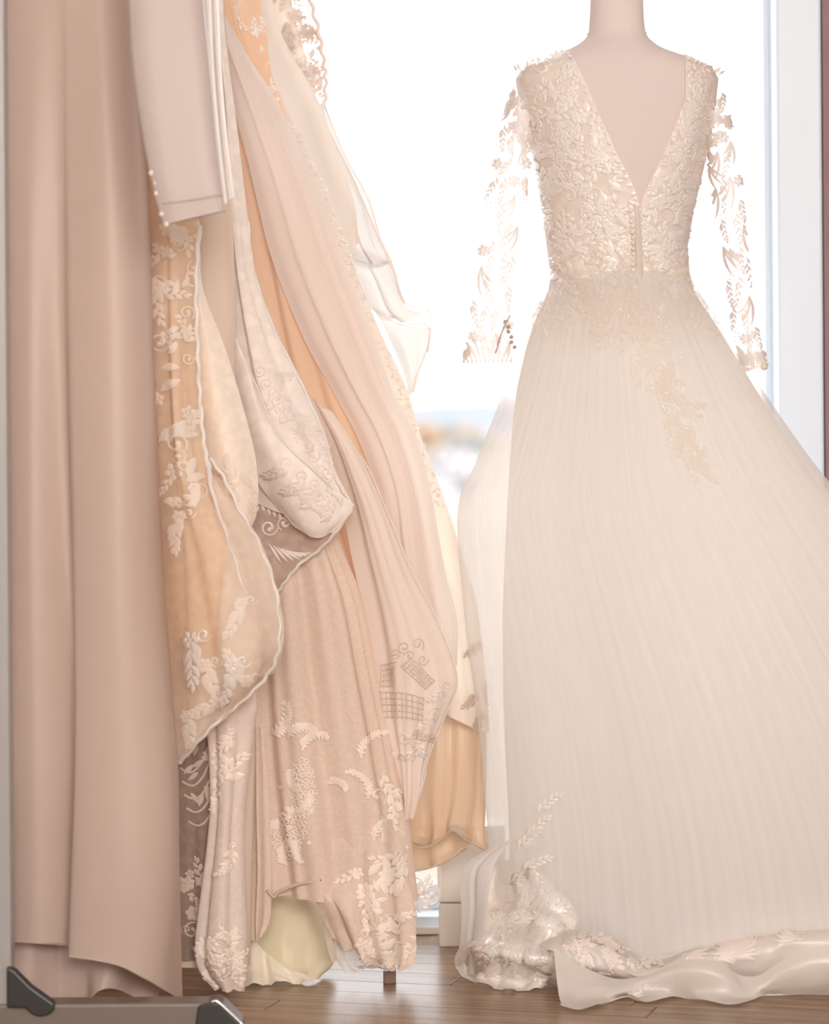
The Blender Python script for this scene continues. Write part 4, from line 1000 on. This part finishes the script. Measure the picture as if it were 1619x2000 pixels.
bod = tube('bodice', gb, 180, 150, M['gown_lace'], dress, arc=arc, power=0.92, wr=(0.0008, 14, 2), lin=True)
rnd = random.Random(91)
lay('lace_embroidery', fill([(1012, 120), (1110, 108), (1150, 205), (1195, 300), (1240, 405), (1245, 590), (1070, 590), (1066, 450), (1040, 280)], 210, rnd, 26, 'llsfp'), bod, M['thread'], dress, kind='stuff')
lay('lace_embroidery', fill([(1332, 118), (1400, 140), (1380, 280), (1340, 500), (1350, 590), (1258, 590), (1250, 400), (1295, 300), (1330, 205)], 130, rnd, 26, 'llsfp'), bod, M['thread'], dress, kind='stuff')
m_ = Motif()
for t in np.linspace(0, 1, 18):
    m_.leaf(1110 + 128*t, 112 + 285*t, 0.2 + rnd.uniform(-.5, .5), 18, 5); m_.leaf(1331 - 88*max(0, t-0.28)/0.72, 120 + 278*t, 3 + rnd.uniform(-.5, .5), 18, 5)
lay('v_back_edging', m_, bod, M['thread_white'], dress, off=0.002, kind='stuff')
# leaves standing up on the shoulders
sm = MB()
for (xa, ya, xb, yb) in [(1010, 135, 1115, 100), (1330, 112, 1402, 142)]:
    for t in np.linspace(0, 1, 16):
        p = Vector(W(xa + (xb-xa)*t, ya + (yb-ya)*t + 4, FD_ - 0.02 + rnd.uniform(-.02, .02))); a = rnd.uniform(0.3, 2.8)
        tip = p + Vector((0.013*math.cos(a), rnd.uniform(-.006, .006), 0.013*math.sin(a)))
        sm.pipe([p, (p + tip)/2, tip], [0.001, 0.003, 0.0004], 5)
sm.build('shoulder_lace', M['thread'], dress, smooth=True, kind='stuff')
# row of covered buttons and placket
sheet('placket', [[(1238, 398, 4.497), (1243, 400, 4.494), (1249, 402, 4.497)], [(1241, 470, 4.503), (1247, 470, 4.498), (1254, 470, 4.503)], [(1242, 540, 4.506), (1249, 540, 4.501), (1257, 540, 4.506)], [(1247, 600, 4.49), (1251, 600, 4.485), (1256, 600, 4.49)]], 8, 40, M['gown_satin'], dress)
for i in range(15):
    y = 412 + 10.5*i; x = 1232 + 5*math.sin(i/14*2.2)
    o, d = ray(x, y); loc, n, _, _ = bod.bvh.ray_cast(o, d)
    if loc is None: continue
    MB().ball(tuple(loc - d*0.003), 0.0036, 0.8).build('button', M['button'], dress, smooth=True)
# sleeves
def sleeve(left, right, D0, D1, seed, sprays):
    n = 9; rows = []
    t = np.linspace(0, 1, n)
    LL = cr(left, t); RR = cr(right, t)
    for i in range(n):
        rows.append((LL[i][0], LL[i][1], RR[i][0], RR[i][1], D0 + (D1-D0)*t[i], 0.043 - 0.012*t[i]))
    s = tube('sleeve', rows, 40, 70, M['sleeve_tulle'], dress, wr=(0.002, 5, seed), lin=True)
    r = random.Random(seed)
    def at(u, v):
        return cr(left, [v])[0]*(1-u) + cr(right, [v])[0]*u
    for u0 in (0.14, 0.38, 0.62, 0.86):
        v = r.uniform(0.03, 0.06)
        while v < 0.93:
            dv = r.uniform(0.075, 0.11)
            p, q = at(u0 + r.uniform(-.08, .08), v), at(u0 + r.uniform(-.08, .08), min(0.97, v + dv))
            a = math.atan2(q[1]-p[1], q[0]-p[0]); L = math.hypot(*(q-p))
            k = r.random()
            m_ = Motif()
            if k < 0.18:
                c = (p+q)/2; m_.flower(c[0], c[1], 11, 6, r.uniform(0, 1)); m_.ring(c[0], c[1], 11, 0.9); nm = 'lace_flower'
            elif k < 0.36:
                nm = 'leaf_spray'; sg = r.choice((-1, 1))
                for j in range(3): m_.leaf(p[0], p[1], a + sg*(-0.2 + 0.3*j), L*(1.05 - 0.15*j), 3.2, sg*0.8)
            elif k < 0.46:
                nm = 'lace_dots'
                for j in range(9): m_.disc(p[0] + (j % 3)*8 - 8 + r.uniform(-1, 1), p[1] + (j//3)*8 + r.uniform(-1, 1), 1.7)
            else:
                nm = 'leaf_spray'; m_.spray(p[0], p[1], a, L*0.95, 9, 15, r.uniform(-0.6, 0.6), 0.21, 0.9)
            lay(nm, m_, s, M['thread_sleeve'], s.o, off=0.0008, relief=0.0008, kind='stuff' if nm == 'lace_dots' else None)
            v += dv
    m_ = fill([tuple(at(0.05, 0.02)), tuple(at(0.95, 0.02)), tuple(at(0.95, 0.2)), tuple(at(0.05, 0.2))], 12, r, 22, 'lpf', 1.7)
    lay('shoulder_lace', m_, s, M['thread_sleeve'], s.o, off=0.0008, relief=0.0008, kind='stuff')
    # deeper lace along the cuff
    m_ = Motif()
    for i in range(12):
        p = at(0.04 + 0.92*i/11, 0.985)
        m_.leaf(p[0], p[1], -math.pi/2 - 0.5 + i*0.09, r.uniform(34, 62), 3.6, r.uniform(-.7, .7)); m_.disc(p[0], p[1], 3.2)
    lay('cuff_lace', m_, s, M['thread_sleeve'], s.o, off=0.0008, relief=0.0008, kind='stuff')
    back = Motif()
    for i in range(16):
        u = r.uniform(0.1, 0.9); v = r.uniform(0.08, 0.92)
        p = cr(left, [v])[0]*(1-u) + cr(right, [v])[0]*u
        back.spray(p[0], p[1], r.uniform(0.8, 2.4), 40, 6, 15, r.uniform(-1, 1))
    lay('lace_embroidery', back, s, M['sleeve_back'], s.o, hit=2, kind='stuff')
    return s
M['thread_sleeve'] = cloth('sleeve_thread', (0.92, 0.87, 0.84), 0.35, gloss=0.3, rough=0.4)
M['sleeve_back'] = cloth('sleeve_thread_far', (0.88, 0.82, 0.80), 0.45, sheer=0.65)
sl = sleeve([(1002, 148), (985, 200), (966, 280), (950, 370), (932, 480), (916, 580), (906, 660), (902, 712)],
            [(1046, 240), (1046, 280), (1042, 330), (1032, 390), (1020, 470), (1011, 560), (1004, 640), (1000, 712)], 4.60, 4.58, 3,
            [(1010, 190, 2.3, 60, 'b'), (985, 250, -0.9, 60, 'b'), (1000, 262, 0.1, 40, 'b'), (972, 290, 0.3, 26, 'f'), (978, 312, 0, 10, 'd'), (1008, 240, 0, 10, 'd'), (1012, 300, 1.9, 60, 's'), (965, 320, 1.7, 75, 's'), (992, 366, 0, 20, 'f'),
             (952, 385, 1.6, 70, 's'), (975, 405, 1.9, 60, 's'), (945, 470, 1.5, 70, 's'), (965, 520, -1.2, 56, 'b'), (930, 470, 0, 10, 'd'), (930, 560, 1.5, 60, 's'), (958, 550, 1.6, 50, 's'), (950, 605, 0.3, 30, 'f'), (925, 600, 1.0, 46, 'b'),
             (920, 640, 1.5, 50, 's'), (935, 705, -1.9, 60, 'b'), (955, 700, -1.2, 56, 'b'), (958, 650, 0, 10, 'd'), (970, 690, -1.0, 40, 's'), (912, 700, -1.2, 50, 'b'), (1025, 340, 1.9, 50, 's'), (1016, 400, 0, 18, 'f')])
srr = sleeve([(1374, 236), (1374, 280), (1386, 370), (1400, 450), (1414, 530), (1424, 620), (1438, 690), (1452, 728)],
             [(1404, 148), (1424, 205), (1440, 280), (1455, 380), (1462, 480), (1470, 580), (1486, 655), (1502, 718)], 4.60, 4.58, 4,
             [(1400, 190, 1.2, 60, 'b'), (1412, 250, -1.9, 50, 'b'), (1425, 270, -2.4, 50, 'b'), (1425, 300, 0, 26, 'f'), (1392, 330, 1.2, 50, 's'), (1430, 350, 1.6, 60, 's'), (1412, 380, 0, 20, 'f'), (1440, 400, 1.5, 70, 's'), (1420, 330, 1.4, 50, 's'), (1380, 320, 0.3, 18, 'f'),
              (1440, 500, -2.0, 56, 'b'), (1405, 460, 0.9, 50, 's'), (1400, 490, 0, 10, 'd'), (1450, 480, 1.5, 60, 's'), (1455, 560, 1.5, 60, 's'), (1435, 600, 1.5, 44, 's'), (1450, 640, 0.3, 24, 'f'), (1470, 640, 1.3, 50, 's'), (1465, 705, -1.9, 50, 'b'), (1480, 700, -1.6, 50, 'b'), (1490, 715, -2.2, 40, 'b'), (1446, 660, 0, 10, 'd')])
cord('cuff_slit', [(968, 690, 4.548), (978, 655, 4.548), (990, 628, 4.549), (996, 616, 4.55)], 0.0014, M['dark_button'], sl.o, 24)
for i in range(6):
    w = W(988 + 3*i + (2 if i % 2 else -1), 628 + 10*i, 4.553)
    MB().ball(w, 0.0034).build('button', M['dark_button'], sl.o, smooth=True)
w = W(1492, 716, 4.55); MB().ball(w, 0.006).build('button', M['button'], srr.o, smooth=True)

# skirt, inner satin and outer tulle
inner = [row(535, 1085, 1338, 4.60, 0.090), row(580, 1066, 1360, 4.60, 0.105), row(640, 1040, 1400, 4.60, 0.12), row(720, 1018, 1448, 4.60, 0.135), row(800, 1004, 1498, 4.605, 0.145), row(900, 996, 1566, 4.61, 0.155), row(1000, 990, 1640, 4.615, 0.165), row(1200, 982, 1776, 4.62, 0.18), row(1400, 985, 1890, 4.62, 0.195), row(1600, 994, 1980, 4.625, 0.205), row(1700, 996, 2010, 4.63, 0.21), row(1800, 998, 2040, 4.63, 0.215), row(1872, 1000, 2060, 4.63, 0.22)]
outer = [row(535, 1080, 1343, 4.60, 0.094), row(580, 1056, 1370, 4.60, 0.110), row(640, 1026, 1412, 4.60, 0.127), row(720, 1000, 1460, 4.60, 0.143), row(800, 968, 1512, 4.605, 0.155), row(900, 928, 1582, 4.61, 0.166), row(1000, 892, 1660, 4.615, 0.177), row(1200, 905, 1796, 4.62, 0.193), row(1400, 930, 1915, 4.62, 0.208), row(1600, 948, 2005, 4.625, 0.22), row(1720, 952, 2040, 4.63, 0.225), row(1800, 955, 2060, 4.63, 0.23), row(1880, 958, 2080, 4.63, 0.235)]
fl = [(5, 0.0004, 0.006, 0.3, 0.15), (8, 0.0003, 0.0022, 1.0, 0.2)]
SK = tube('skirt', inner, 320, 200, M['gown_satin'], dress, folds=fl)
TU = tube('tulle_overskirt', outer, 360, 200, M['gown_tulle'], dress, folds=[(5, 0.0004, 0.006, 0.3, 0.15), (11, 0.0003, 0.0016, 1.0, 0.25), (19, 0.0001, 0.0005, 2.0, 0.5)])
# embroidery on the hips and down the back of the skirt
class Both: pass
BT = Both(); nb_ = len(bod.P.reshape(-1, 3))
fb_ = [tuple(p.vertices) for p in bod.o.data.polygons]; ft_ = [tuple(i + nb_ for i in p.vertices) for p in TU.o.data.polygons]
BT.bvh = bvh(np.vstack([bod.P.reshape(-1, 3), TU.P.reshape(-1, 3)]), fb_ + ft_)
rnd = random.Random(95)
lay('lace_embroidery', fill([(1070, 522), (1345, 522), (1400, 600), (1410, 660), (1370, 640), (1300, 610), (1260, 640), (1180, 660), (1120, 640), (1050, 640), (1030, 660)], 120, rnd, 26, 'llsfp'), BT, M['thread_skirt'], dress, off=0.0026, kind='stuff')
for i in range(14):
    t = i/13
    x = 1245 + 105*t + rnd.uniform(-30, 34)*(1-t*.6); y = 640 + 265*t
    m_ = Motif(); m_.spray(x, y, 1.1 + rnd.uniform(-.7, .7), 52, 8, 22, rnd.uniform(-1, 1), 0.3); m_.scroll(x, y, t*6, 14, 1.1, 2.2, rnd.choice((-1, 1))); m_.flower(x + 16, y + 6, 12, 6)
    lay('applique', m_, TU, M['thread_skirt'], dress)
    if i % 2: continue
    m_ = Motif(); m_.spray(x + 24, y - 10, 1.3 + rnd.uniform(-.7, .7), 44, 7, 20, rnd.uniform(-1, 1), 0.3); m_.scroll(x + 22, y - 2, t*5, 11, 1.1, 2)
    lay('applique', m_, TU, M['thread_skirt'], dress)
sq = MB()
for (x, y) in [(1227, 617), (1212, 604), (1286, 620), (1291, 603), (1302, 768), (1295, 795), (1297, 801), (1318, 806), (1292, 815), (1370, 856), (1300, 640), (1240, 560), (1330, 700), (1310, 860), (1340, 880)]:
    o, d = ray(x, y); loc, n, _, _ = TU.bvh.ray_cast(o, d)
    if loc: sq.ball(tuple(loc - d*0.003), 0.0018, 1, 6, 4)
sq.build('sequin', M['sequin'], dress, smooth=True, kind='stuff')
# crumpled lace hem at the lower left
HM = sheet('lace_hem', [[(x, y, dof(TU, x, y, -0.004, 4.6)) for x, y in ((958, 1690), (985, 1680), (1020, 1680), (1070, 1720), (1125, 1775))], [(x, y, dof(TU, x, y, 0.004, 4.56)) for x, y in ((925, 1745), (962, 1745), (1012, 1750), (1070, 1775), (1125, 1805))],
                        [(x, y, dof(TU, x, y, 0.012, 4.55)) for x, y in ((908, 1800), (956, 1800), (1008, 1805), (1065, 1815), (1115, 1835))],
[(896, 1850, 4.54), (935, 1850, 4.47), (995, 1860, 4.435), (1045, 1868, 4.42), (1095, 1870, 4.41)],
                        [(893, 1885, 4.56), (935, 1905, 4.49), (990, 1915, 4.46), (1040, 1915, 4.44), (1092, 1900, 4.42)], [(905, 1908, fD(905, 1908)), (935, 1922, fD(935, 1922)), (985, 1932, fD(985, 1932)), (1040, 1932, fD(1040, 1932)), (1090, 1922, fD(1090, 1922))]],
           120, 130, M['gown_lace'], dress, wr=(0.006, 24, 33), folds=[(4, -0.001, 0.004, 0.3, 1.5)])
lay('lace_embroidery', fill([(1005, 1650), (1050, 1600), (1075, 1640), (1060, 1720), (1090, 1800), (1080, 1890), (960, 1920), (905, 1890), (930, 1800), (990, 1720)], 150, rnd, 30, 'llppp', -0.6), HM, M['thread_white'], dress, kind='stuff')
m_ = Motif()
for (x, y, a) in [(1010, 1660, -0.9), (1030, 1640, -1.0), (1050, 1590, -0.9), (1020, 1700, -0.6)]: m_.spray(x, y, a, 60, 8, 22, 0.4)
lay('applique', m_, TU, M['thread'], dress)
sheet('hem_tulle', [[(950, 1660, 4.52), (975, 1650, 4.49), (1000, 1640, 4.47)], [(905, 1700, 4.52), (930, 1700, 4.49), (965, 1690, 4.46)], [(902, 1790, 4.52), (925, 1790, 4.49), (950, 1780, 4.45)], [(895, 1890, 4.56), (910, 1900, 4.53), (935, 1905, 4.49)]], 20, 40, M['organza'], dress, folds=[(1.5, .001, .004, 0, .5)])
# rolled train: embroidered border above, plain satin flounce below
TB = sheet('train_border', [[(1050, 1845, 4.43), (1085, 1828, 4.43), (1130, 1815, 4.44), (1200, 1835, 4.44), (1262, 1872, 4.44), (1330, 1848, 4.45), (1400, 1830, 4.45), (1490, 1810, 4.45), (1560, 1798, 4.46), (1680, 1795, 4.46)],
                            [(1062, 1850, 4.395), (1095, 1845, 4.39), (1140, 1840, 4.385), (1205, 1862, 4.385), (1262, 1892, 4.39), (1330, 1872, 4.39), (1400, 1855, 4.385), (1490, 1835, 4.385), (1560, 1822, 4.39), (1680, 1820, 4.39)],
                            [(1078, 1858, 4.385), (1105, 1868, 4.375), (1150, 1878, 4.37), (1210, 1892, 4.37), (1262, 1908, 4.38), (1330, 1900, 4.375), (1400, 1890, 4.37), (1480, 1875, 4.37), (1560, 1860, 4.375), (1680, 1855, 4.375)],
                            [(1082, 1866, 4.39), (1110, 1888, 4.38), (1155, 1900, 4.38), (1215, 1908, 4.38), (1265, 1916, 4.39), (1330, 1915, 4.385), (1400, 1915, 4.385), (1480, 1910, 4.385), (1560, 1900, 4.385), (1680, 1890, 4.385)]],
           160, 50, M['gown_train'], dress, wr=(0.004, 22, 41, (2.5, 0.6)))
rnd = random.Random(97)
lay('lace_embroidery', fill([(1090, 1835), (1140, 1825), (1200, 1845), (1262, 1885), (1262, 1900), (1200, 1890), (1110, 1870)], 34, rnd, 24, 'llsfp', 0.4), TB, M['thread_pink'], dress, kind='stuff')
for (x, y, a, L) in [(1470, 1835, 2.7, 70), (1430, 1870, -0.5, 60), (1440, 1850, 2.9, 55), (1400, 1875, -0.4, 46), (1340, 1870, -0.3, 50), (1560, 1830, 3.0, 50)]:
    m_ = Motif()
    for j in range(4): m_.leaf(x, y, a + (j-1.5)*0.2, L*(1-.08*j), L*0.08, 0.6)
    m_.scroll(x, y, a, 10, 1.2, 2)
    lay('applique', m_, TB, M['thread_pink'], dress)
m_ = Motif()
for i in range(5):
    for j in range(3): m_.disc(1400 + 6*i - 2*j, 1848 + 7*j, 2)
lay('lace_dots', m_, TB, M['thread_tan'], dress)
def fp(x, y, z=0.004): return (x, y, fD(x, y, z))
TF = sheet('train_flounce', [[(1082, 1850, 4.378), (1120, 1878, 4.372), (1165, 1900, 4.372), (1215, 1912, 4.375), (1262, 1905, 4.378), (1310, 1885, 4.372), (1360, 1872, 4.362), (1410, 1880, 4.36), (1445, 1905, 4.365), (1480, 1905, 4.37), (1530, 1875, 4.365), (1590, 1850, 4.36), (1690, 1840, 4.36)],
                             [(1084, 1890, 4.36), (1122, 1915, 4.355), (1168, 1925, 4.355), (1216, 1925, 4.36), (1264, 1915, 4.365), (1312, 1900, 4.358), (1362, 1895, 4.345), (1415, 1905, 4.342), (1455, 1930, 4.352), (1490, 1922, 4.358), (1535, 1895, 4.35), (1590, 1885, 4.345), (1690, 1880, 4.345)],
                             [(1090, 1935, 4.335), (1126, 1950, 4.33), (1170, 1950, 4.34), (1218, 1938, 4.355), (1266, 1940, 4.36), (1316, 1928, 4.36), (1368, 1932, 4.345), (1420, 1945, 4.335), (1462, 1948, 4.345), (1496, 1935, 4.36), (1540, 1922, 4.36), (1592, 1920, 4.355), (1690, 1918, 4.355)],
                             [fp(1097, 1964), fp(1130, 1972), fp(1172, 1962), fp(1222, 1944), fp(1262, 1956), fp(1318, 1946), fp(1376, 1953), fp(1430, 1962), fp(1470, 1952), fp(1500, 1942), fp(1545, 1941), fp(1600, 1940), fp(1690, 1940)]],
           220, 60, M['gown_train'], dress, wr=(0.003, 16, 44, (2.2, 0.6)))
cord('train_seam', [(1094, 1962, 4.325), (1120, 1970, 4.315), (1150, 1970, 4.318), (1190, 1956, 4.34), (1226, 1946, 4.365), (1258, 1957, 4.35), (1300, 1944, 4.37), (1350, 1950, 4.362), (1430, 1962, 4.345), (1475, 1946, 4.368), (1560, 1942, 4.385), (1680, 1942, 4.39)], 0.0016, M['trim_white'], dress, 80)
m_ = Motif(); m_.scroll(1245, 1938, 1, 11, 1.2, 2); m_.leaf(1225, 1940, 0.2, 34, 4); m_.scroll(1262, 1930, 2, 8, 1.1, 1.6)
lay('applique', m_, TF, M['thread_pink'], dress)
